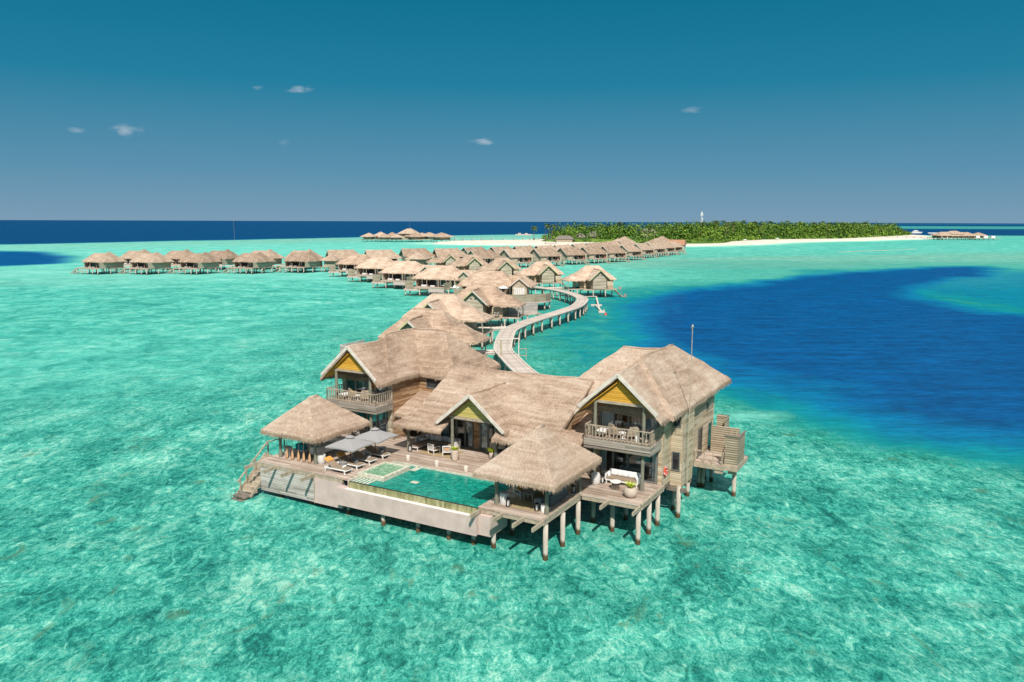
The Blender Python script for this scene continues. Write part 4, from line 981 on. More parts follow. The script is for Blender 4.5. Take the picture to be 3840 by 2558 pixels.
        b=MB(); b.prism([(-7.4,-4.2),(-4.5,-3.9),(-1.6,-1.5),(-1.7,1.5),(-7.3,.5)],1.45,1.93,'xy'); b.build('base_slab','plaster',t)
        b=MB(); b.box(.6,5.2,-4.6,-3.3,1.35,2.3); b.build('plunge_pool','plaster',t)
        b=MB(); b.box(.75,5.05,-4.5,-3.4,2.302,2.32); b.build('pool_water','poolwater',t)
        b=MB(); b.box(5.3,5.4,-4.7,-.6,1.9,3.9); b.build('privacy_screen','slats',t)
    pts=[(-6,dk0+.1),(-3,dk0+.1),(0,dk0+.1),(3,dk0+.1),(5.8,dk0+.1),(-6,2.2),(-2,2.2),(2,2.2),(5.8,2.2),(-6,7.5),(-2,7.5),(2,7.5),(5.8,7.5)]
    if kind=='mid': pts+=[(-7.0,-3.8),(8.0,1.5),(8.5,6)]
    simple_piles(t,pts,2.05,.17)
    return t
# near trio left of the walkway
NG='villas left of the curving walkway'
gable_villa('gable_villa','thatched villa directly behind the big villa, only its roof and small olive gable showing',-13.2,101.6,R(-15),1,NG,21,fr=8,res=.6)
gable_villa('gable_villa','second thatched villa behind the big villa, with an olive edged gable above its neighbour',-13.0,124.2,R(-14),1,NG,22,fr=8,res=.6)
n3=gable_villa('gable_villa','thatched villa with a wide wooden gable wall and white barge board beside the walkway bend',-7.2,146.3,R(-11),1,NG,23,fr=8,res=.6)
# grey screen wall left of first villa
t=vthing('privacy_screen','grey slatted privacy screen sticking out left of the villa behind the big one','screen',0,0,0)
t.location=(-22.2,101.5,0); t.rotation_euler=(0,0,R(-27)); m=MB(); m.box(0,2.7,0,.1,1.9,4.2); m.box(0,.1,.1,5,1.9,4.2); m.build('slat_screen','plank_grey',t); piles(t,[(.2,.3),(2.5,.3),(.2,4.5)],1.9)
# row right of the walkway: spacing -11.7,+22.5
V=[(23.2,210.8),(10.5,232.6),(-1.9,256.5),(-13.2,279.5),(-23.2,301.5)]
VL=['rightmost gable-fronted water villa, standing alone with stairs and life ring by the walkway bend','second gable-fronted water villa from the right, just behind the walkway','third gable-fronted water villa from the right in the middle row','fourth gable-fronted water villa from the right in the middle row','farthest of the five gable-fronted water villas in the middle row']
g0=None
for k,((x,y),l) in enumerate(zip(V,VL)):
    if k<2: g=gable_villa('gable_villa',l,x,y,R(14),-1,'gable-fronted villas right of the walkway',31+k,stairs=True,fr=4,res=.8)
    elif k==2: g0=gable_villa('gable_villa',l,x,y,R(13),-1,'gable-fronted villas right of the walkway',35,fr=3.2)
    else: dup(g0,(x,y,0),R(13),l)
# mid left row
ML=['nearest deck villa of the left middle row, with two white sunbeds on its deck','second nearest deck villa of the left middle row, behind the one with white sunbeds','third deck villa from the front in the left middle row','farthest deck villa of the left middle row']
m0=None
for k,((x,y),l) in enumerate(zip([(-20.9,215.6),(-33.8,239.6),(-46.2,264.4),(-58.0,289.0)],ML)):
    if m0 is None: m0=lagoon_villa('deck_villa',l,x,y,R(-24),'deck villas of the left middle row','mid',41,fr=4.5,res=.8)
    else: dup(m0,(x,y,0),R(-24),l)
fv=lagoon_villa('deck_villa','villa with a curved slatted fence and white parasol in front of the gable-fronted row',-6.3,192.3,R(-9),None,'mid',44,fr=5,res=.7,gx=8.6,gy=-4.6)

cc=MB(); [cc.box(7.4+k*.42,7.62+k*.42,-3.02,-2.91,2.4,4.5) for k in range(6)]
cc.build('curtained_door','curtain',fv)
# its curved fence platform
t=thing('curved_fence','curved horizontal slat fence on a pale platform around the parasol villa','fence',(0,0,0))
arc=[(-6.0,176.5),(-2.5,176.2),(1.5,176.6),(5.0,177.6),(7.6,179.6),(8.9,182.2),(9.0,186.5)]
f=MB(); s=MB()
for a,b_ in zip(arc,arc[1:]):
    f.bar((*a,3.05),(*b_,3.05),.1,1.75); s.bar((*a,2.02),(*b_,2.02),.2,.3)
f.build('slat_fence','slats',t); s.build('platform_edge','plaster',t)
p=MB(); p.prism([(x,y+.1) for x,y in arc]+[(8,191),(-6,192)],2.05,2.17,'xy'); p.build('platform','deck',t)
piles(t,[(8.6,182.5),(7.4,180.3),(4.8,178.2),(-4,177),(0,177)],2.0)
t=thing('slat_wall','long weathered plank wall beside the bicycle porch','wall',(0,0,0)); f=MB(); f.bar((-.8,152.8,3.25),(5.0,156.5,3.05),.12,2.2); f.build('plank_wall','plank_grey',t)
f=MB(); f.bar((-5,147.5,2.1),(-.8,152.3,2.1),3.4,.2); f.bar((-1,152.0,2.05),(5.6,156.2,2.05),1.2,.18); f.build('porch_deck','deck',t); piles(t,[(-2.5,149.5),(.5,152.8),(3,154.2),(5,155.5)],2.0)
def mini_parasol(x,y,z,label,mat='white'):
    t=thing('white_parasol',label,'parasol',(x,y,z)); m=MB(); m.cyl(0,0,0,2.1,.03,n=6); m.build('pole','timber',t); m=MB(); m.lathe(0,0,[(1.35,1.95),(.05,2.55)],8); m.build('canopy',mat,t); return t
mini_parasol(-2.1,191.2,2.2,'white parasol open on the deck inside the curved fence')
def sunbed(x,y,rz,label):
    t=thing('white_sunbed',label,'sun lounger',(x,y,2.28),rz,'white sunbeds on the middle row deck'); m=MB(); m.box(-.9,.3,-.35,.35,.2,.3); m.bar((.3,0,.27),(.95,0,.75),.7,.08,up=(0,1,0)) ; m.build('mattress','white',t); m=MB(); m.box(-.85,-.78,-.3,.3,0,.2); m.box(.2,.27,-.3,.3,0,.2); m.build('legs','white',t)
sunbed(-15.9,212.0,R(-24),'left white sunbed on the nearest deck of the left middle row'); sunbed(-14.9,211.4,R(-24),'right white sunbed on the nearest deck of the left middle row')
t=thing('white_table','small round white table beside the sunbeds on the nearest middle-row deck','table',(-18.2,213.0,2.28)); m=MB(); m.cyl(0,0,.7,.75,.7,n=14); m.cyl(0,0,0,.7,.1,n=8); m.build('tabletop','white',t)

# left far group
LF=[(-152.3,294.6),(-134.3,294.6),(-116.6,296.4),(-97.3,300.0),(-79.5,306.5)]
ordn=['leftmost','second from the left','third from the left','fourth from the left','fifth from the left']
l0=None
for k,(px_,py_) in enumerate(LF):
    a=R(-26); c,s_=math.cos(a),math.sin(a); lx,ly=6.0,-2.4
    x=px_-(c*lx-s_*ly); y=py_-(s_*lx+c*ly); lab=ordn[k]+' villa in the front row of the far left group'
    if l0 is None: l0=lagoon_villa('lagoon_villa',lab,x,y,a,'front row villas of the far left group','stairs',51)
    else: dup(l0,(x,y,0),a,lab)
b0=None
for k,(x,y) in enumerate([(-155.5,326),(-138.7,327.5),(-122.5,329.5),(-105.5,331.5),(-89.5,333.5)]):
    lab=ordn[k]+' villa in the rear row of the far left group'
    if b0 is None:
        b0=lagoon_villa('lagoon_villa',lab,x,y,R(-22),'rear row villas of the far left group','row2' if 0 else 'stairs',52)
    else: dup(b0,(x,y,0),R(-22),lab)
# middle back: villas between left group and right rows (back line behind the middle row)
X=[(-69.5,335.8),(-53.7,337.3),(-41,355),(-26.5,357)]
XL=['leftmost villa in the line behind the middle row','second villa from the left in the line behind the middle row','third villa from the left in the line behind the middle row','fourth villa from the left in the line behind the middle row']
# far right rows
FF=[(-17.5,337),(-3.7,350),(9.7,362.5),(22.5,376),(34,388.5),(45.3,402),(57.5,422),(68.6,447),(78.6,466),(88,484),(96,500)]
ords=['first','second','third','fourth','fifth','sixth','seventh','eighth','ninth','tenth','eleventh']
r0=None
for k,(ax,ay) in enumerate(FF):
    a=R(44 if k<6 else 52); c,s_=math.cos(a),math.sin(a); lx,ly=-7.3,4.0
    x=ax-(c*lx-s_*ly); y=ay-(s_*lx+c*ly); lab=ords[k]+' villa from the left in the front line of the long villa row'
    if r0 is None: r0=lagoon_villa('row_villa',lab,x,y,a,'front line of the long villa row','row',61)
    else: dup(r0,(x,y,0),a,lab)
FB=[(-22.8,375),(-10.1,385),(1.1,396),(12.1,407),(22,419),(33,441),(42,459),(50.6,479),(58.6,497),(68,512)]
for k,(ax,ay) in enumerate(FB):
    a=R(44 if k<5 else 52); c,s_=math.cos(a),math.sin(a); lx,ly=-7.3,4.0
    x=ax-(c*lx-s_*ly); y=ay-(s_*lx+c*ly)
    dup(r0,(x,y,0),a,ords[k]+' villa from the left in the rear line of the long villa row','rear line of the long villa row')
for k,((x,y),l) in enumerate(zip(X,XL)):
    dup(r0,(x,y,0),R(24),l,'villas behind the middle row')
# small pyramid-roof porches in front of those
def kiosk(label,x,y,rz,h,ze,zt,z0=2.2,seed=5,cat='pavilion',walls=True,res=1.2):
    t=thing('pyramid_kiosk',label,cat,(x,y,0),rz); r=Roof(res,.07,.22,3,seed,.3); r.hip(-h,h,-h,h,ze,(0,-.2),(0,.2),zt); r.build(t)
    if walls:
        w=MB(); q=h*.62; w.box(-q,q,-q,-q+.1,z0,ze+.2); w.box(q-.1,q,-q+.1,q,z0,ze+.2); w.box(-q,-q+.1,-q+.1,q,z0,ze+.2); w.build('wall','siding_grey',t)
    f=MB(); f.box(-h*.8,h*.8,-h*.8,h*.8,z0-.2,z0-.01); f.build('floor','timber',t); piles(t,[(-h*.6,-h*.6),(h*.6,-h*.6),(h*.6,h*.6),(-h*.6,h*.6)],z0-.2,.14,-.8,8); return t
kiosk('small pyramid-roofed kiosk left of the middle row, on tall piles',-71.5,316,R(-10),3.5,4.7,6.9)
kiosk('small pyramid-roofed kiosk with plank wall behind the middle row roofs',-39.3,335,R(-8),4.7,4.6,7.2,seed=6)
# big roofs at the end of the long row
def big_roof(label,x,y,rz,sx,sy,zt,seed,mat='siding_grey'):
    t=thing('hall_building',label,'building',(x,y,0),rz); r=Roof(1.6,.15,.3,1.6,seed,.5); r.hip(-sx,sx,-sy,sy,4.8,(-sx*.45,0),(sx*.45,0),zt); r.hip(-sx*.2,sx*1.1,-sy*1.1,sy*1.1,4.7,(sx*.3,0),(sx*.55,0),zt+1.2); r.build(t)
    w=MB(); w.box(-sx*.9,sx*.95,-sy*.88,sy*.88,1.8,5.0); w.build('wall',mat,t); piles(t,[(a*sx*.85,b_*sy*.85) for a in (-1,0,1) for b_ in (-1,1)],1.8); return t
big_roof('large thatched hall roof rising behind the long row, left one',76,560,R(50),10,7,8.6,71)
big_roof('large thatched hall at the far end of the long row near the beach',108,590,R(52),10,7.5,8.4,72)
t=thing('tiled_house','small house with an orange shingle roof at the far right end of the long row','house',(113,549,0),R(70))
m=MB(); m.prism([(-5,4.6),(5,4.6),(3,8.0),(-3,8.0)],-5.5,5.5,'xz'); m.build('roof','redtile',t); m=MB(); m.box(-4.5,4.5,-5.0,5.0,2,4.59); m.build('wall','plaster',t); piles(t,[(-5,-5),(5,-5),(5,5),(-5,5)],2)

# ================================================================== walkways
def catmull(P,n=8):
    out=[]
    for i in range(len(P)-1):
        p0,p1,p2,p3=[Vector(P[max(0,min(len(P)-1,j))]) for j in (i-1,i,i+1,i+2)]
        for k in range(n):
            t=k/n; out.append(.5*((2*p1)+(-p0+p2)*t+(2*p0-5*p1+4*p2-p3)*t*t+(-p0+3*p1-3*p2+p3)*t**3))
    out.append(Vector(P[-1])); return out
def walkway(name,label,pts,width,z=2.42,step=4.5,kerb=True,n=8,r=.16,cat='walkway',pile2=True):
    t=thing(name,label,cat,(0,0,0)); C_=catmull([(x,y,0) for x,y in pts],n); d=MB(); kl=MB(); s=0; pil=[]; nxt=1.0
    L=[];Rr=[]
    for i,p in enumerate(C_):
        dr=(C_[min(i+1,len(C_)-1)]-C_[max(0,i-1)]).normalized(); sd=Vector((dr.y,-dr.x,0))*width/2; L.append(p-sd); Rr.append(p+sd)
        if i: s+=(p-C_[i-1]).length
        if s>=nxt:
            pil.append((p-sd*.82,p+sd*.82,dr)); nxt+=step
    zz=Vector((0,0,z)); s=0
    for i in range(len(C_)-1):
        ds=(C_[i+1]-C_[i]).length
        a,b_,c,e=L[i]+zz,Rr[i]+zz,Rr[i+1]+zz,L[i+1]+zz; dn=Vector((0,0,-.22))
        d.face([a,b_,c,e],[(0,s),(width,s),(width,s+ds),(0,s+ds)]); s+=ds
        for p,q in ((a,e),(c,b_)): d.face([q,p,p+dn,q+dn],[(0,0)]*4)
        d.face([a+dn,e+dn,c+dn,b_+dn],[(0,0)]*4)
        if kerb:
            for e0,e1 in ((L[i],L[i+1]),(Rr[i],Rr[i+1])): kl.bar(e0+zz+Vector((0,0,.06)),e1+zz+Vector((0,0,.06)),.16,.14)
    d.build('deck_boards','walkuv',t)
    if kerb: kl.build('kerb','offwhite',t)
    me=None; cap=MB()
    for a,b_,dr in pil:
        cap.bar(a+zz-Vector((0,0,.35)),b_+zz-Vector((0,0,.35)),.25,.22)
        for q in ((a,b_) if pile2 else (a,)):
            if me is None: pm=MB(); pm.cyl(0,0,-1.5,z-.3,r,r*.95,8); o=pm.build('pile','pile',t,True); me=o.data
            else: o=bpy.data.objects.new('pile',me); COL.objects.link(o); o.parent=t
            o.location=(q.x,q.y,0)
    cap.build('crossbeam','timber',t); return t
# plank material that follows the curve (UV)
m,nt,b=new('walkway_uv'); uv=nd(nt,'ShaderNodeUVMap'); sp=nd(nt,'ShaderNodeSeparateXYZ'); lk(nt,uv.outputs[0],sp.inputs[0])
q=math_(nt,'DIVIDE',sp.outputs[1],.16); cv=nd(nt,'ShaderNodeCombineXYZ'); lk(nt,math_(nt,'FLOOR',q),cv.inputs[0]); wn=nd(nt,'ShaderNodeTexWhiteNoise'); lk(nt,cv.outputs[0],wn.inputs['Vector'])
cv2=nd(nt,'ShaderNodeCombineXYZ'); lk(nt,math_(nt,'FLOOR',math_(nt,'DIVIDE',sp.outputs[1],1.1)),cv2.inputs[0]); wn2=nd(nt,'ShaderNodeTexWhiteNoise'); lk(nt,cv2.outputs[0],wn2.inputs['Vector'])
ff=math_(nt,'MULTIPLY_ADD',wn.outputs[0],.45,math_(nt,'MULTIPLY_ADD',wn2.outputs[0],.35,math_(nt,'MULTIPLY',nz(nt,mapped(nt,uv.outputs[0],(1,.5,1)),1.5,4),.3)))
# worn cart tracks along the middle
cx=math_(nt,'ABSOLUTE',math_(nt,'SUBTRACT',sp.outputs[0],1.2)); tr=ramp(nt,[(.38,0.0),(.5,.35),(.72,.35),(.85,0.0)],cx)
lk(nt,mixc(nt,ramp(nt,[(.2,(.38,.305,.25)),(.8,(.60,.51,.44))],ff),(.30,.235,.20),tr),b.inputs['Base Color']); b.inputs['Roughness'].default_value=.85; M['walkuv']=m
WP=[(3.4,84.5),(1.3,93.3),(-.3,102.5),(-1.2,108.5),(-1.25,114.3),(-1.0,121),(-.4,129),(1.6,136.3),(4.2,143.3),(6.9,149.7),(9.8,156.5),(13.2,165.5),(15.2,174.8),(16.1,182),(15.8,188.5),(14.2,197.9),(11.6,206.2),(6.5,215.5),(.5,226),(-8,243),(-19,264),(-30,287),(-38,305)]
walkway('curved_walkway','S-curved timber walkway on concrete piles leading from the big villa to the other villas',WP,2.45,step=4.6)
walkway('branch_walkway','narrow branch walkway leading left from the S-curve to the villa porches',[(-10.5,129),(-7,131.2),(-3.4,131.4),(-.6,132.5)],2.0,2.36,3.3,n=4)
walkway('branch_walkway','short low landing left of the white gate behind the big villa roof',[(-9,106.5),(-5,107.5),(-2.2,107.8)],2.2,2.3,3.3,n=3)
walkway('branch_walkway','straight walkway leading from the S-curve to the rightmost gable villa',[(7.0,214.5),(12,214.6),(17,215.0)],1.8,2.3,3.3,n=3)
walkway('left_jetty','long timber walkway threading between the two rows of the far left group',[(-38,305),(-52,315),(-75,322),(-100,320),(-130,316),(-160,314)],2.2,2.3,4.5,kerb=False,n=5)
walkway('long_jetty','timber walkway running between the two lines of the long villa row',[(-38,305),(-28,335),(-12,361),(10,382),(36,408),(58,445),(82,494),(105,545)],2.2,2.3,6,kerb=False,n=5)
# gate over the walkway
t=thing('walkway_gate','white timber portal frame with glass side screens standing across the walkway','gate',(-.35,103.2,2.42),R(4))
m=MB(); m.box(-1.42,-1.3,-.07,.07,0,2.35); m.box(1.18,1.30,-.07,.07,0,2.35); m.box(-1.5,1.38,-.09,.09,2.353,2.47); m.build('frame','offwhite',t)
m=MB(); m.box(-1.26,-.95,-.03,.03,.02,2.2); m.build('side_panel','timber',t); m=MB(); m.box(1.35,2.3,-.05,.05,.1,.2); m.box(1.4,2.2,-.05,.05,1.0,1.08); m.box(2.2,2.28,-.05,.05,-.4,1.1); m.build('side_rail','timber',t)
# bicycles
def bicycle(x,y,rz,label):
    t=thing('bicycle',label,'bicycle',(x,y,2.25),rz,'bicycles parked on villa porches')
    for xx in (-.52,.52):
        m=MB(); pts=[(xx+.33*math.cos(a*PI/8),0,.34+.33*math.sin(a*PI/8)) for a in range(17)]; m.tube(pts,.03,5)
        for a in range(6): m.bar((xx,0,.34),(xx+.32*math.cos(a*PI/3),0,.34+.32*math.sin(a*PI/3)),.012,.012,up=(0,1,0))
        m.build('wheel','black',t)
    m=MB(); 
    for p,q in (((-.52,0,.34),(-.2,0,.75)),((-.2,0,.75),(.4,0,.72)),((-.05,0,.34),(.4,0,.72)),((-.05,0,.34),(-.2,0,.75)),((.52,0,.34),(.38,0,.95)),((-.52,0,.34),(-.05,0,.34)),((.36,-.25,.98),(.36,.25,.98))): m.bar(p,q,.04,.04,up=(0,1,0) if p[1]==q[1] else (0,0,1))
    m.build('frame','white',t); m=MB(); m.soft(-.22,0,.85,.25,.14,.08); m.build('saddle','black',t,True); m=MB(); m.box(.5,.75,-.15,.15,.7,.9); m.build('basket','timber_dark',t)
bicycle(-3.3,147.0,R(70),'bicycle on the porch of the white-edged gable villa, left one'); bicycle(-2.7,147.4,R(75),'bicycle on the porch of the white-edged gable villa, right one')
bicycle(-8.6,128.4,R(80),'bicycle at the end of the narrow branch walkway, left one'); bicycle(-8.0,128.7,R(75),'bicycle at the end of the narrow branch walkway, right one')
# life rings on far villas
def ring(x,y,z,rz,label):
    o=bpy.data.objects.new('life_ring',RINGME); COL.objects.link(o); o.location=(x,y,z); o.rotation_euler=(0,0,rz); o.scale=(1.1,1.1,1.1); tag(o,label,'life ring')
ring(29.0,213.6,2.4,R(-80),'life ring on the stairs of the rightmost gable villa'); ring(16.4,235,2.9,R(-80),'life ring by the stairs of the second gable villa'); ring(30.3,212.6,.5,R(-60),'life ring at the foot of the stairs of the rightmost gable villa')
for k in range(7):
    ax,ay=FF[k+1 if k else 1]; ax,ay=FF[k+1]
    ring(ax+11.0,ay-.5+ (2 if k>4 else 0),3.0,R(-60),'orange life ring on the '+ords[k+1]+' villa of the long row, front line')
# white floating swim platform
t=thing('floating_dock','white floating swim steps beside the outer bend of the walkway','dock',(0,0,0))
m=MB(); m.bar((17.3,201.5,1.2),(21.5,202.5,1.2),.4,.14); m.build('gangway','cream',t); m=MB(); m.bar((21.6,203.5,.9),(19.9,181.0,.25),.38,.18); m.build('float_run','cream',t)
m=MB(); m.box(18.9,21.5,190,190.8,.02,.35); m.box(19.2,20.6,175.5,177,.02,.35); m.cyl(20.4,176,.35,.8,.1,n=8); m.bar((20,190,.25),(20,177,.2),.4,.2); m.build('pontoon','cream',t)
# person snorkelling
def person(x,y,rz):
    t=thing('person','person in a red top snorkelling face down off the walkway bend','person',(x,y,-.08),rz)
    sk=[((0,0,0),.13),((0,.28,.05),.15),((0,.52,.08),.16),((0,.66,.12),.06),((0,.80,.14),.105),((0,.90,.12),.085),
        ((.10,-.08,0),.10),((.16,-.48,-.02),.07),((.14,-.92,.03),.045),((.14,-1.08,.08),.04),((-.10,-.08,0),.10),((-.17,-.48,.05),.07),((-.15,-.92,-.02),.045),((-.15,-1.08,.02),.04),
        ((.20,.55,.05),.06),((.38,.72,-.02),.042),((.44,.98,-.03),.034),((.45,1.08,-.03),.03),((-.20,.55,.05),.06),((-.42,.62,.06),.042),((-.52,.85,.04),.034),((-.53,.95,.03),.03)]
    ed=[(0,1),(1,2),(2,3),(3,4),(4,5),(0,6),(6,7),(7,8),(8,9),(0,10),(10,11),(11,12),(12,13),(2,14),(14,15),(15,16),(16,17),(2,18),(18,19),(19,20),(20,21)]
    for hand in (17,21):
        h=Vector(sk[hand][0]); 
        for k in range(5):
            a=(k-2)*.35; q=h+Vector((math.sin(a)*.07,.08*math.cos(a)*(1 if k<4 else .7),-.01)); sk.append((tuple(q),.010)); ed.append((hand,len(sk)-1))
    me=bpy.data.meshes.new('body'); me.from_pydata([p for p,_ in sk],ed,[]); o=bpy.data.objects.new('body',me); COL.objects.link(o); o.parent=t; me.materials.append(M['skin'])
    md=o.modifiers.new('skin','SKIN')
    if not me.skin_vertices: 
        bm=bmesh.new(); bm.from_mesh(me); bm.verts.layers.skin.verify(); bm.to_mesh(me); bm.free()
    for v,(p,r) in zip(me.skin_vertices[0].data,sk): v.radius=(r,r)
    me.skin_vertices[0].data[0].use_root=True; md.use_smooth_shade=True
    ss=o.modifiers.new('sub','SUBSURF'); ss.levels=1; ss.render_levels=1
    m=MB(); m.soft(0,.30,.07,.42,.62,.33); m.build('shirt','red',t,True); m=MB(); m.soft(0,-.05,.02,.36,.3,.28); m.build('shorts','black',t,True); m=MB(); m.soft(0,.84,.19,.22,.24,.16); m.build('hair','black',t,True)
    for xx in (.14,-.15): m=MB(); m.soft(xx,-1.25,.06,.17,.4,.04); m.build('fin','black',t,True)
    m=MB(); m.tube([(.08,.92,.05),(.13,.9,.25),(.13,.86,.42)],.015,6); m.build('snorkel','redpole',t)
person(19.9,171.6,R(-70))
tag(None or (lambda o:o)(MB().lathe(0,0,[(.02,-.1),(.18,.0),(.22,.14),(.15,.26),(.03,.3)],14).build('marker_buoy','red',None,True)),'orange marker buoy floating beside the snorkeller','buoy').location=(20.5,173.4,0)

# ================================================================== islands, far clusters
def poly_mound(name,outline,zc,mat,inset=6.0,z0=-.25):
    n=len(outline); cx=sum(p[0] for p in outline)/n; cy=sum(p[1] for p in outline)/n
    m=MB(); ring0=[(x,y,z0) for x,y in outline]
    def ins(d,z):
        out=[]
        for i in range(n):
            p=Vector(outline[i]); a=Vector(outline[i-1]); b_=Vector(outline[(i+1)%n]); t_=(b_-a).normalized(); nn=Vector((-t_.y,t_.x)); out.append((p.x+nn.x*d,p.y+nn.y*d,z))
        return out
    r1=ins(inset,zc*.8); r2=ins(inset*3,zc)
    vs=ring0+r1+r2; fs=[(i,(i+1)%n,n+(i+1)%n,n+i) for i in range(n)]+[(n+i,n+(i+1)%n,2*n+(i+1)%n,2*n+i) for i in range(n)]+[tuple(range(2*n,3*n))]
    m.raw(vs,fs); o=m.build(name,mat,None,True); return o
isl=[(-73,715),(-50,697),(-18,684),(11,681),(41,678),(75,672),(120,664),(160,672),(178,689),(221,721),(250,762),(280,804),(315,838),(349,866),(387,888),(439,939),(490,981),(530,1012),(585,1120),(640,1250),(640,1330),(560,1330),(430,1260),(300,1150),(160,1050),(70,960),(30,880),(0,848),(-41,822),(-68,785)]
isl=[(p.x,p.y) for p in catmull([(x,y,0) for x,y in isl+[isl[0]]],3)[:-1]]
o=poly_mound('sand_beach',isl,1.3,'sand',5.0); tag(o,kind='structure')
wood=[(27,782),(32,758),(52,738),(73,742),(105,712),(150,700),(190,722),(216,790),(250,840),(273,874),(328,915),(384,945),(430,1000),(480,1056),(555,1160),(618,1246),(600,1290),(520,1290),(400,1210),(260,1090),(140,1010),(70,930),(38,860)]
def inpoly(x,y,P):
    c=False; j=len(P)-1
    for i in range(len(P)):
        if (P[i][1]>y)!=(P[j][1]>y) and x<(P[j][0]-P[i][0])*(y-P[i][1])/(P[j][1]-P[i][1])+P[i][0]: c=not c
        j=i
    return c
def sd(x,y,P):
    d=1e18
    for i in range(len(P)):
        ax,ay=P[i-1];bx,by=P[i]; dx,dy=bx-ax,by-ay; t=max(0,min(1,((x-ax)*dx+(y-ay)*dy)/(dx*dx+dy*dy+1e-9))); e=(x-ax-dx*t)**2+(y-ay-dy*t)**2
        d=min(d,e)
    d=math.sqrt(d); return d if inpoly(x,y,P) else -d
rn=random.Random(5)
clr=[(80,785),(48.5,742),(140,826),(204,867)]
m=MB(); cnt=0
def crown(m,x,y,z0,h,r,n,q):
    for k in range(n):
        a=rn.uniform(0,2*PI); cz=rn.uniform(-.15,1); rr=math.sqrt(max(0,1-max(0,cz)**2)); jj=rn.uniform(.75,1.08)
        p=Vector((x+math.cos(a)*r*rr*jj,y+math.sin(a)*r*rr*jj,z0+h*(.35+.65*cz*jj) if cz>0 else z0+h*(.35+cz)))
        nrm=Vector((math.cos(a)*rr,math.sin(a)*rr,cz+.35)).normalized(); nrm=(nrm+Vector((rn.uniform(-.6,.6),rn.uniform(-.6,.6),rn.uniform(-.3,.6)))).normalized()
        u=nrm.orthogonal().normalized(); v=nrm.cross(u); s1=q*rn.uniform(.6,1.3); s2=s1*rn.uniform(.5,.9)
        m.face([p-u*s1-v*s2*.4,p-v*s2,p+u*s1,p+v*s2])
x0,x1,y0,y1=20,640,690,1300
tries=0
while cnt<2300 and tries<60000:
    tries+=1
    x=rn.uniform(x0,x1); y=rn.uniform(y0,y1); dd=sd(x,y,wood)
    if dd<0: continue
    if dd>70 and rn.random()<.75: continue
    hm=12.0 if x<170 else 13.5
    h=(4.5+hm*min(1,dd/15))*rn.uniform(.7,1.15); r=rn.uniform(2.6,5.2)*(0.7 if dd<8 else 1)
    if any((x-a)**2+(y-b_)**2<(7 if dd<60 else 5)**2 for a,b_ in clr): h=min(h,3.0)
    crown(m,x,y,1.0,h,r,int(26 if dd<70 else 16),rn.uniform(.8,1.2)*(1.0 if x<250 else 1.25)); cnt+=1
o=m.build('woodland','foliage',None); tag(o,'dense green broadleaf woodland covering the sandy island','woodland',kind='stuff')
# dark undergrowth floor
um=poly_mound('undergrowth',[(p.x,p.y) for p in catmull([(x,y,0) for x,y in wood+[wood[0]]],2)[:-1]],4.2,'foliage',7,1.0); tag(um,'low dark undergrowth on the floor of the island woodland','undergrowth',kind='stuff')
# palms
def palm(label,h,seed,lean):
    r=random.Random(seed); t=thing('palm_tree',label,'palm tree',(0,0,0),0,'coconut palms on the island')
    pts=[(lean*(k/6)**1.6,.3*math.sin(k),h*k/6) for k in range(7)]; p=MB(); p.tube(pts,.28,7,.16); p.build('trunk','trunk',t,True)
    c=MB(); top=Vector(pts[-1])
    for k in range(17):
        a=2*PI*k/17+r.uniform(-.2,.2); el=r.uniform(-.25,1.1); L=r.uniform(3.4,4.6); prev=None; d=Vector((math.cos(a),math.sin(a),0)); sdv=Vector((-math.sin(a),math.cos(a),0))
        for i in range(6):
            s=i/5; q=top+d*L*s*math.cos(el*.6)+Vector((0,0,L*(math.sin(el)*s-.75*s*s))); w_=.62*math.sin(PI*min(1,s*.85+.12)); dr=Vector((0,0,-.35*w_))
            cur=(q-sdv*w_+dr,q,q+sdv*w_+dr)
            if prev:
                c.face([prev[0],cur[0],cur[1],prev[1]]); c.face([prev[1],cur[1],cur[2],prev[2]])
            prev=cur
    c.build('crown','frond',t); return t
PL='coconut palm rising above the woodland on the island'
protos=[palm(PL,16,1,1.5),palm(PL,13,2,-2.2),palm(PL,18,3,.6),palm(PL,11,4,2.5)]
spots=[]
for k,(x,y) in enumerate([(22,812),(31,772),(35,770),(37,765)]): spots.append((x,y,1 if k!=0 else 3,[16,16,14,15][k]/13.))
tries=0
while len(spots)<215 and tries<9000:
    tries+=1; x=rn.uniform(60,620); y=rn.uniform(700,1280); dd=sd(x,y,wood)
    if dd<2 or (dd>90): continue
    if x<175 and rn.random()<.60: continue
    if rn.random()<.25 and dd<14: pass
    elif dd<10: continue
    spots.append((x,y,rn.randrange(4),rn.uniform(.75,1.14)*(1.0 if x>200 else .9)))
for k,(x,y,pi,sc) in enumerate(spots):
    o=protos[pi] if k==pi and False else copy_tree(protos[pi])
    o.location=(x,y,1.0); o.rotation_euler=(0,0,rn.uniform(0,6.28)); o.scale=(sc,sc,sc)
    if k<4: o['label']=['slim palm leaning at the far left tip of the island, apart from the others','left one of the palms on the sand at the left tip of the island','middle one of the palms on the sand at the left tip of the island','right one of the palms on the sand at the left tip of the island'][k]
for p in protos:
    for ch in list(p.children): bpy.data.objects.remove(ch)
    bpy.data.objects.remove(p)
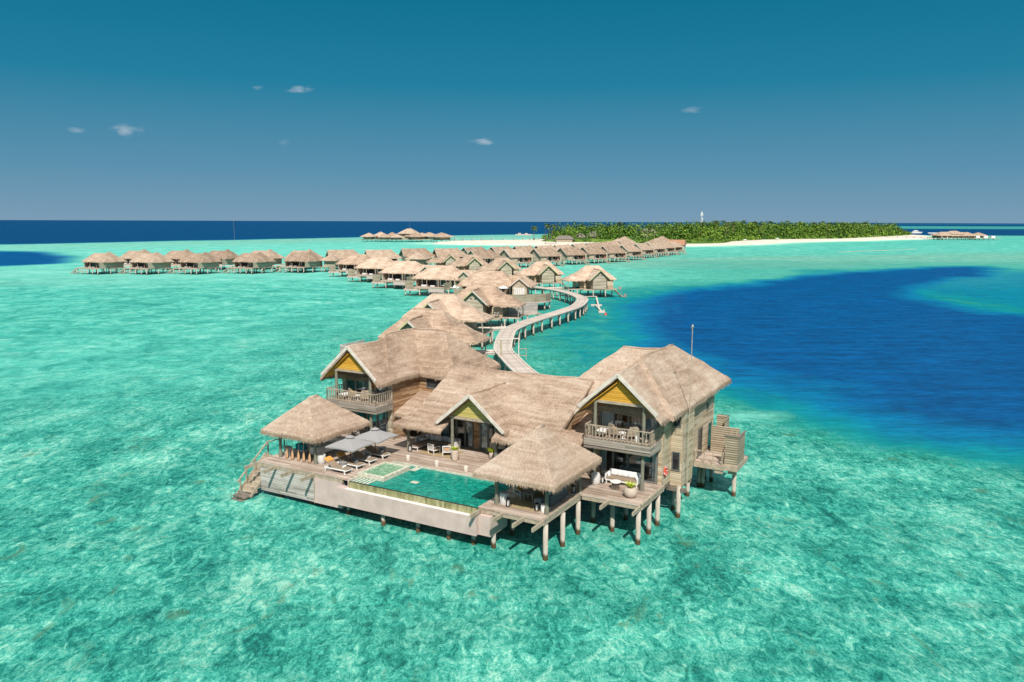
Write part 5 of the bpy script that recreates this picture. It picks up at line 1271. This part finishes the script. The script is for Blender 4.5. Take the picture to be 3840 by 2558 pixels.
# communications tower
t=thing('radio_tower','white lattice communications mast rising above the palms','tower',(203.5,867,1.0))
m=MB()
for k in range(3):
    a=k*2*PI/3; m.bar((1.3*math.cos(a),1.3*math.sin(a),0),(.7*math.cos(a),.7*math.sin(a),30),.22,.22)
    for j in range(14):
        z=j*2.1; a2=a+2*PI/3; r1=1.3-.6*z/30; r2=1.3-.6*(z+2.1)/30; m.bar((r1*math.cos(a),r1*math.sin(a),z),(r2*math.cos(a2),r2*math.sin(a2),z+2.1),.10,.10)
m.build('lattice','white',t)
for (x,z) in ((-.9,27),(.9,27),(0,28.5),(.9,22)):
    m=MB(); m.box(x-.28,x+.28,-1.2,-.9,z-1.4,z+1.1); m.build('antenna_panel','white',t)
m=MB(); m.cyl(1.1,-.9,16,16.4,.5,n=14); m.build('dish','white',t)
# buildings on the island
def hut(label,x,y,rz,sx,sy,ze,zt):
    t=thing('island_house',label,'house',(x,y,1.0),rz); m=MB(); m.face([(-sx,-sy,ze),(sx,-sy,ze),(sx*.55,0,zt),(-sx*.55,0,zt)]); m.face([(sx,sy,ze),(-sx,sy,ze),(-sx*.55,0,zt),(sx*.55,0,zt)]); m.face([(-sx,sy,ze),(-sx,-sy,ze),(-sx*.55,0,zt)]); m.face([(sx,-sy,ze),(sx,sy,ze),(sx*.55,0,zt)]); m.face([(-sx,-sy,ze-.05),(-sx,sy,ze-.05),(sx,sy,ze-.05),(sx,-sy,ze-.05)]); m.build('roof','greythatch',t)
    m=MB(); m.box(-sx*.85,sx*.85,-sy*.85,sy*.85,0,ze-.06); m.build('wall','timber',t)
hut('grey-roofed island house with a tall hipped roof among the palms',80,785,R(20),7.5,6,4.5,9.5); hut('low grey-roofed beach building at the edge of the woodland',48.5,742,R(-15),9,5,3.0,6.2); hut('smaller grey roof between the two bigger island houses',65,772,R(10),5,4.5,4,8); hut('grey hip roof deep in the greenery right of the palms',140,826,R(5),9,6,8,12)
t=thing('beach_shade','flat timber beach shelter at the left edge of the woodland','shelter',(33,690,1.2)); m=MB(); m.box(-5,5,-2.5,2.5,3.2,3.4); m.build('roof','timber_dark',t)
for x in (-4.6,4.6):
    for y in (-2.2,2.2): m=MB(); m.box(x-.1,x+.1,y-.1,y+.1,0,3.2); m.build('post','timber_dark',t)
for k,(x,y) in enumerate(((268,812),(215,742))):
    t=mini_parasol(x,y,1.2,('white beach parasol farther along the beach in front of the trees','white beach parasol nearer the long villa row')[k]); t.scale=(1.6,1.6,1.3)
# far cluster of water villas (upper middle)
c0=None
for k,(x,y,s_,zt) in enumerate([(-141,790,.95,8.2),(-131,800,1.05,9.6),(-125,784,.95,8.0),(-120,802,1.0,9.2),(-113,782,.95,7.9),(-95,783,1.1,9.0),(-90,800,1.0,8.8),(-83,802,1.15,9.2),(-67.5,766,1.3,9.4)]):
    lab=('first','second','third','fourth','fifth','sixth','seventh','eighth','last')[k]+' hipped villa from the left in the distant overwater cluster'
    if c0 is None: c0=kiosk(lab,x,y,R(-10),7.0,4.9,8.6,2.4,81,'villa',res=2.5); c0['group']='villas of the distant overwater cluster'
    else: c=dup(c0,(x,y,0),R(-10+k*7),lab); c.scale=(s_,s_,zt/8.6)
t=thing('cluster_hall','tall two-tier thatched hall in the middle of the distant overwater cluster','building',(-102,796,0),R(-10)); r=Roof(2.5,.2,.4,1.2,82,.6); r.hip(-10,9,-8,8,8.0,(-2,0),(2,0),12.8); r.hip(-2,13,-8,8,6.0,(3,0),(7,0),10.0); r.build(t)
m=MB(); m.box(-8,11,-6,6,2.4,7.6); m.build('wall','siding_grey',t); m=MB(); m.box(-44,38,-18,-14,2.0,2.4); m.build('deck','timber',t); piles(t,[(a,-16) for a in range(-43,38,5)],2.0)
walkway('island_jetty','long thin jetty linking the distant overwater cluster to the sandy spit',[(-60,764),(-30,795),(11,824),(28,812)],2.5,3.4,6,kerb=False,n=4,r=.25)
# restaurant on the right
t=thing('overwater_restaurant','large thatched overwater restaurant at the end of the right jetty','building',(527,962,0),R(8)); r=Roof(2.5,.2,.4,1.2,83,.6); r.hip(-24,6,-10,10,5.2,(-16,0),(0,0),9.4); r.hip(-10,26,-11,11,5.0,(-3,0),(20,0),9.0); r.hip(-8,10,-8,8,7,(-4,0),(5,0),10.6); r.build(t)
m=MB(); m.box(-21,22,-8,8,2.6,5.2); m.build('wall','room',t); m=MB(); m.box(-24,28,-12,11,2.2,2.6); m.build('deck','timber',t)
for a in range(-20,24,7): m=MB(); m.box(a-.3,a+.3,-9,-8.4,2.6,5.3); m.build('post','white',t)
piles(t,[(a,b_) for a in range(-23,28,5) for b_ in (-11,0,9)],2.2,.3)
k1=kiosk('small pyramid-roofed bar pavilion right of the overwater restaurant',563,972,R(5),8,5.0,9.0,2.6,84,res=2.5)
t=thing('lounge_platform','low timber platform with white daybeds around the bar pavilion','platform',(562,958,0),R(5)); m=MB(); m.box(-16,18,-5,4,1.8,2.3); m.build('deck','timber',t); piles(t,[(a,b_) for a in range(-15,18,6) for b_ in (-4,3)],1.8,.3)
for k,a in enumerate((-9,1,10)):
    o=MB().box(-2.2,2.2,-1.5,1.5,0,2.6).build('white_daybed','white',None); o.location=(562+a,956+a*.08,2.31); tag(o,'white curtained daybed on the bar platform, '+('left','middle','right')[k]+' one','daybed')
walkway('restaurant_jetty','long jetty from the right tip of the beach to the overwater restaurant',[(470,1055),(500,1020),(515,985),(520,972)],3.0,2.6,7,kerb=False,n=4,r=.3)
# boats
t=thing('motor_yacht','white motor yacht moored beyond the right tip of the island','boat',(779,1552,0),R(4)); t.scale=(.75,.75,.7)
m=MB(); m.raw([(-13,-3,0),(10,-3,0),(16,0,0),(10,3,0),(-13,3,0),(-13,-3.4,3),(10,-3.6,3.4),(18,0,4),(10,3.6,3.4),(-13,3.4,3)],[(0,4,3,2,1),(5,6,7,8,9),(0,1,6,5),(1,2,7,6),(2,3,8,7),(3,4,9,8),(4,0,5,9)]); m.build('hull','white',t); m=MB(); m.box(-9,7,-2.6,2.6,3.2,6); m.box(-6,3,-2.2,2.2,6.01,8.2); m.build('cabin','white',t); m=MB(); m.box(-8,6.5,-2.65,-2.61,4,5.2); m.build('cabin_window','darkglass',t)
t=thing('pontoon_float','long low white pontoon right of the motor yacht','pontoon',(812,1540,0)); m=MB(); m.box(-16,16,-2,2,-.2,1.5); m.build('hull','white',t)
t=thing('distant_boat','small flat boat far out on the reef edge, left of the island tip','boat',(-3.5+20,1180,0)); m=MB(); m.box(-12,12,-3,3,0,1.6); m.build('hull','plaster',t); m=MB(); m.box(-8,-4,-2,2,1.6,3.2); m.box(2,6,-2,2,1.6,3.0); m.build('cabin','plaster',t)
m=MB()
for i in range(40):
    k=i/39; x=223+85*k; y=547+65*k; m.soft(x,y,.0,2.6*rn.uniform(.5,1.3),1.8*rn.uniform(.5,1.2),.5*rn.uniform(.4,1.1),rn.uniform(0,3))
o=m.build('rock_breakwater','stone_pot',None); tag(o,'thin line of low rubble breakwater breaking the surface off the beach','breakwater')
# thin masts in the distance
for (x,y,h,l) in ((-107,309,21,'thin tall pole behind the far left group of villas'),(-104,815,28,'thin pole above the distant overwater cluster'),(-9.5,212+60,15,'thin pale pole behind the middle row of villas')):
    o=MB().cyl(0,0,0,h,.035 if h<22 else .07,.02,6).build('thin_pole','timber',None); o.location=(x,y,0); tag(o,l,'pole')

# ================================================================== sea
def axis(lo,hi,s0,g,c=0):
    out=[c]; x=c
    while x<hi: x+=max(s0,g*abs(x-c)); out.append(x)
    x=c
    neg=[]
    while x>lo: x-=max(s0,g*abs(x-c)); neg.append(x)
    return neg[::-1]+out
xs=axis(-30000,30000,3.0,.035); ys=axis(-200,60000,3.0,.035,60)
CH=[(12,147),(17,172),(24,200),(38,228),(66,266),(110,314),(160,358),(199,380),(236,388),(225,350),(187,292),(169,280),(144,251),(120,208),(118,185),(140,165),(200,150),(400,150),(400,40),(110,60),(60,58),(42,62),(35,67),(31,71),(27,77),(24,88),(19,107),(14,126)]
PK=[(-360,530),(-331,518),(-305,516),(-262,470),(-237,442),(-208,374),(-214,352),(-230,340),(-330,332),(-500,420),(-600,560)]
OC=[(-40000,640*1.02),(-800,560),(-412,650),(-356,748),(-273,871),(-184,1008),(-80,1156),(37,1301),(250,1560),(560,1330),(700,1300),(1100,1270),(40000,1240),(40000,90000),(-40000,90000)]
BD1=[(1100,2650),(40000,2650),(40000,4900),(1500,4900),(1200,3400)]
RF=[(50,420),(90,430),(160,470),(260,520),(420,560),(420,420),(260,400),(205,398),(160,372),(110,325),(70,290),(58,330)]
def sm(a,b_,x): t=max(0,min(1,(x-a)/(b_-a))); return t*t*(3-2*t)
palel=[]; co=[];deep=[];sandy=[];reef=[];shore=[];ocean=[]
for y in ys:
    for x in xs:
        co.append((x,y,0.0)); nn=noise.noise(Vector((x*.02,y*.02,1.7)))*7+noise.noise(Vector((x*.006,y*.006,5)))*12*sm(200,600,abs(y))
        d=0;oc=0
        if -60<x<460 and 20<y<420:
            e=sd(x,y,CH)+nn*.6+noise.noise(Vector((x*.07,y*.045,9)))*5+noise.noise(Vector((x*.19,y*.12,3)))*2.4; wdt=18 if x<60 else 26
            kb=sm(95,125,y)*1.0; e3=sm(-9,wdt,e)*(.60+.40*sm(0,26,e))
            d=max(d,e3*kb+(sm(-7,9,e)*.36+.34*sm(3,14,e)+.30*sm(10,30,e))*(1-kb),.24*sm(-26,-2,e)*(1 if y<240 else max(0,1-(y-240)/80)) if y>95 else 0)
            if x>110 and y>150: d=max(d,.40*sm(100,130,x)*(1-sm(310,380,y)))
            if x>40 and y>250: d=max(d,.13*sm(40,90,x)*(1-sm(380,480,y)))
        if x<-150 and 280<y<620: d=max(d,sm(-6,10,sd(x,y,PK)+nn))
        if y>500:
            e=sd(x,y,OC)+nn*1.5
            oc=sm(-25,30,e)
            if x>900 and y>2000:
                oc*=1-.8*sm(-150,150,sd(x,y,BD1))
            if x>1000 and 11000<y<14500: oc*=.4
            d=max(d,oc)
        palel.append(.8*sm(215,300,y+nn*3)*(1-sm(-20,60,x)*.6)*(1-sm(520,900,y)*.5)*(1-sm(-6,14,d*20)))
        if 10<x<45 and 65<y<100:
            kk=max(0,1-math.hypot((x-25.5)/5.0,(y-80.5-(x-25)*-.25)/1.7)); palel[-1]=min(.75,kk*1.5); d*=1-min(1,kk*1.2)
        deep.append(d); ocean.append(oc)
        s=sm(95,190,y+nn*2)*(1-sm(-5,60,x)*(1-sm(330,520,y))*.55); s=max(s,sm(60,110,y)*sm(10,60,-x)*.9)
        s*=1-.55*sm(55,110,x)*(1-sm(480,620,y)); sandy.append(s)
        rfv=0
        if y>420: 
            e=sd(x,y,OC); rfv=sm(-230,-70,e)*(1-sm(-35,5,e))*1.0 if x<500 else sm(-160,-60,e)*.5
        if x>30 and 250<y<600: rfv=max(rfv,.8*sm(-25,12,sd(x,y,RF)+nn)*sm(330,370,y))
        if x<-110 and 240<y<330: rfv=max(rfv,.35*sm(-60,30,-x-140))
        reef.append(rfv)
        sh_=0
        if -140<x<720 and 600<y<1400: sh_=sm(-34,-1,sd(x,y,isl)+nn*.5)*.9
        shore.append(sh_)
nx=len(xs)
fs=[(j*nx+i,j*nx+i+1,(j+1)*nx+i+1,(j+1)*nx+i) for j in range(len(ys)-1) for i in range(nx-1)]
me=bpy.data.meshes.new('sea_water'); me.from_pydata(co,[],fs)
for nme,arr in (('deep',deep),('sandy',sandy),('reef',reef),('shore',shore),('ocean',ocean),('pale',palel)):
    a=me.attributes.new(nme,'FLOAT','POINT'); a.data.foreach_set('value',arr)
me.materials.append(M['sea']); sea_o=bpy.data.objects.new('sea_water',me); COL.objects.link(sea_o); tag(sea_o,'clear turquoise lagoon water turning deep blue in the channel and beyond the reef','water',kind='structure')
# ================================================================== clouds
def cloud(x,y,z,w,h,dens,label,seed):
    m_=bpy.data.materials.new('cloud_%d'%seed); m_.use_nodes=True; nt=m_.node_tree; nt.nodes.remove(nt.nodes['Principled BSDF'])
    tc=nd(nt,'ShaderNodeTexCoord'); v=nd(nt,'ShaderNodeVectorMath',operation='LENGTH'); lk(nt,tc.outputs['Object'],v.inputs[0])
    n=nz(nt,mapped(nt,tc.outputs['Object'],(1.6,1.6,1.6),0,(seed,seed,seed)),1.1,5,.6)
    f=math_(nt,'SUBTRACT',math_(nt,'MULTIPLY_ADD',n,1.7,-.28),v.outputs['Value']); f=math_(nt,'MULTIPLY',math_(nt,'MAXIMUM',f,0.0),dens)
    pv=nd(nt,'ShaderNodeVolumePrincipled'); pv.inputs['Color'].default_value=(1,.97,.95,1); pv.inputs['Anisotropy'].default_value=-.35; lk(nt,f,pv.inputs['Density']); lk(nt,pv.outputs[0],nt.nodes['Material Output'].inputs['Volume'])
    bm=bmesh.new(); bmesh.ops.create_icosphere(bm,subdivisions=3,radius=1.0); me=bpy.data.meshes.new('cloud'); bm.to_mesh(me); bm.free(); me.materials.append(m_)
    o=bpy.data.objects.new('cloud',me); COL.objects.link(o); o.location=(x,y,z); o.scale=(w,w*.5,h); tag(o,label,'cloud','small fair-weather clouds',kind='structure'); 
for a in ((-1797,7000,1124,190,60,.012,'small elongated white cloud, highest in the left half of the sky',1),(-3305,7000,778,215,85,.011,'largest puffy white cloud low on the left',2),(-248,7000,694,200,50,.011,'small flat cloud in the centre of the sky',3),(1523,7000,963,170,45,.007,'faint thin cloud on the right',4),(-2166,7000,1134,80,40,.010,'tiny faint cloud left of the highest cloud',5),(-3733,7000,777,140,50,.008,'faint cloud left of the largest puffy cloud',6),(-1951,7000,685,110,45,.004,'very faint cloud below the highest cloud',7)): cloud(*a)

# ================================================================== light, sky, camera
EL=R(46); dvec=Vector(W(-.68,1,0)[:2]+(0,))-Vector(W(0,0,0)[:2]+(0,)); az=math.atan2(-dvec.y,-dvec.x)  # direction towards the sun
sun=bpy.data.lights.new('sun','SUN'); sun.energy=4.4; sun.angle=R(.53); sun.color=(1,.94,.86)
so=bpy.data.objects.new('sun',sun); COL.objects.link(so); sd_=Vector((math.cos(az)*math.cos(EL),math.sin(az)*math.cos(EL),math.sin(EL)))
so.rotation_euler=sd_.to_track_quat('Z','Y').to_euler(); so.location=(0,-30,60)
wd=bpy.data.worlds.new('World'); S.world=wd; wd.use_nodes=True; nt=wd.node_tree; bg=nt.nodes['Background']
sk=nd(nt,'ShaderNodeTexSky'); sk.sky_type='NISHITA'; sk.sun_disc=False; sk.sun_elevation=EL; sk.sun_rotation=PI/2-az; sk.altitude=20; sk.air_density=1.0; sk.dust_density=.6; sk.ozone_density=3.0
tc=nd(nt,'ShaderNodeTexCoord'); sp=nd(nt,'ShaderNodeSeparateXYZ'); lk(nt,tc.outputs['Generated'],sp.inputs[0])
g=ramp(nt,[(.0,(.165,.28,.39)),(.06,(.085,.235,.355)),(.16,(.012,.175,.29)),(.285,(.0,.125,.22)),(.36,(.06,.20,.31)),(.55,(.40,.50,.57)),(1,(.60,.66,.70))],sp.outputs[2])  # upper stops, out of view, brightened to add fill light to shaded parts
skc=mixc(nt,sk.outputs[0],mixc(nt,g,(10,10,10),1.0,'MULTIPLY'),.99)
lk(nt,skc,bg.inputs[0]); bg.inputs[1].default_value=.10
cam=bpy.data.cameras.new('camera'); co_=bpy.data.objects.new('camera',cam); COL.objects.link(co_); S.camera=co_
cam.sensor_width=36; cam.lens=28.0; cam.clip_start=.5; cam.clip_end=120000
pitch=math.atan((1279-830.5)/2987.); roll=math.atan(13/3840)
co_.matrix_world=Matrix.Translation((0,0,20))@Matrix.Rotation(PI/2-pitch,4,'X')@Matrix.Rotation(roll,4,'Z')
S.view_settings.view_transform='Standard'; S.view_settings.look='None'; S.view_settings.exposure=0.25; S.view_settings.gamma=1
S.render.engine='CYCLES'
S.cycles.volume_step_rate=1.0; S.cycles.volume_bounces=4
S.cycles.max_bounces=6; S.cycles.transparent_max_bounces=12
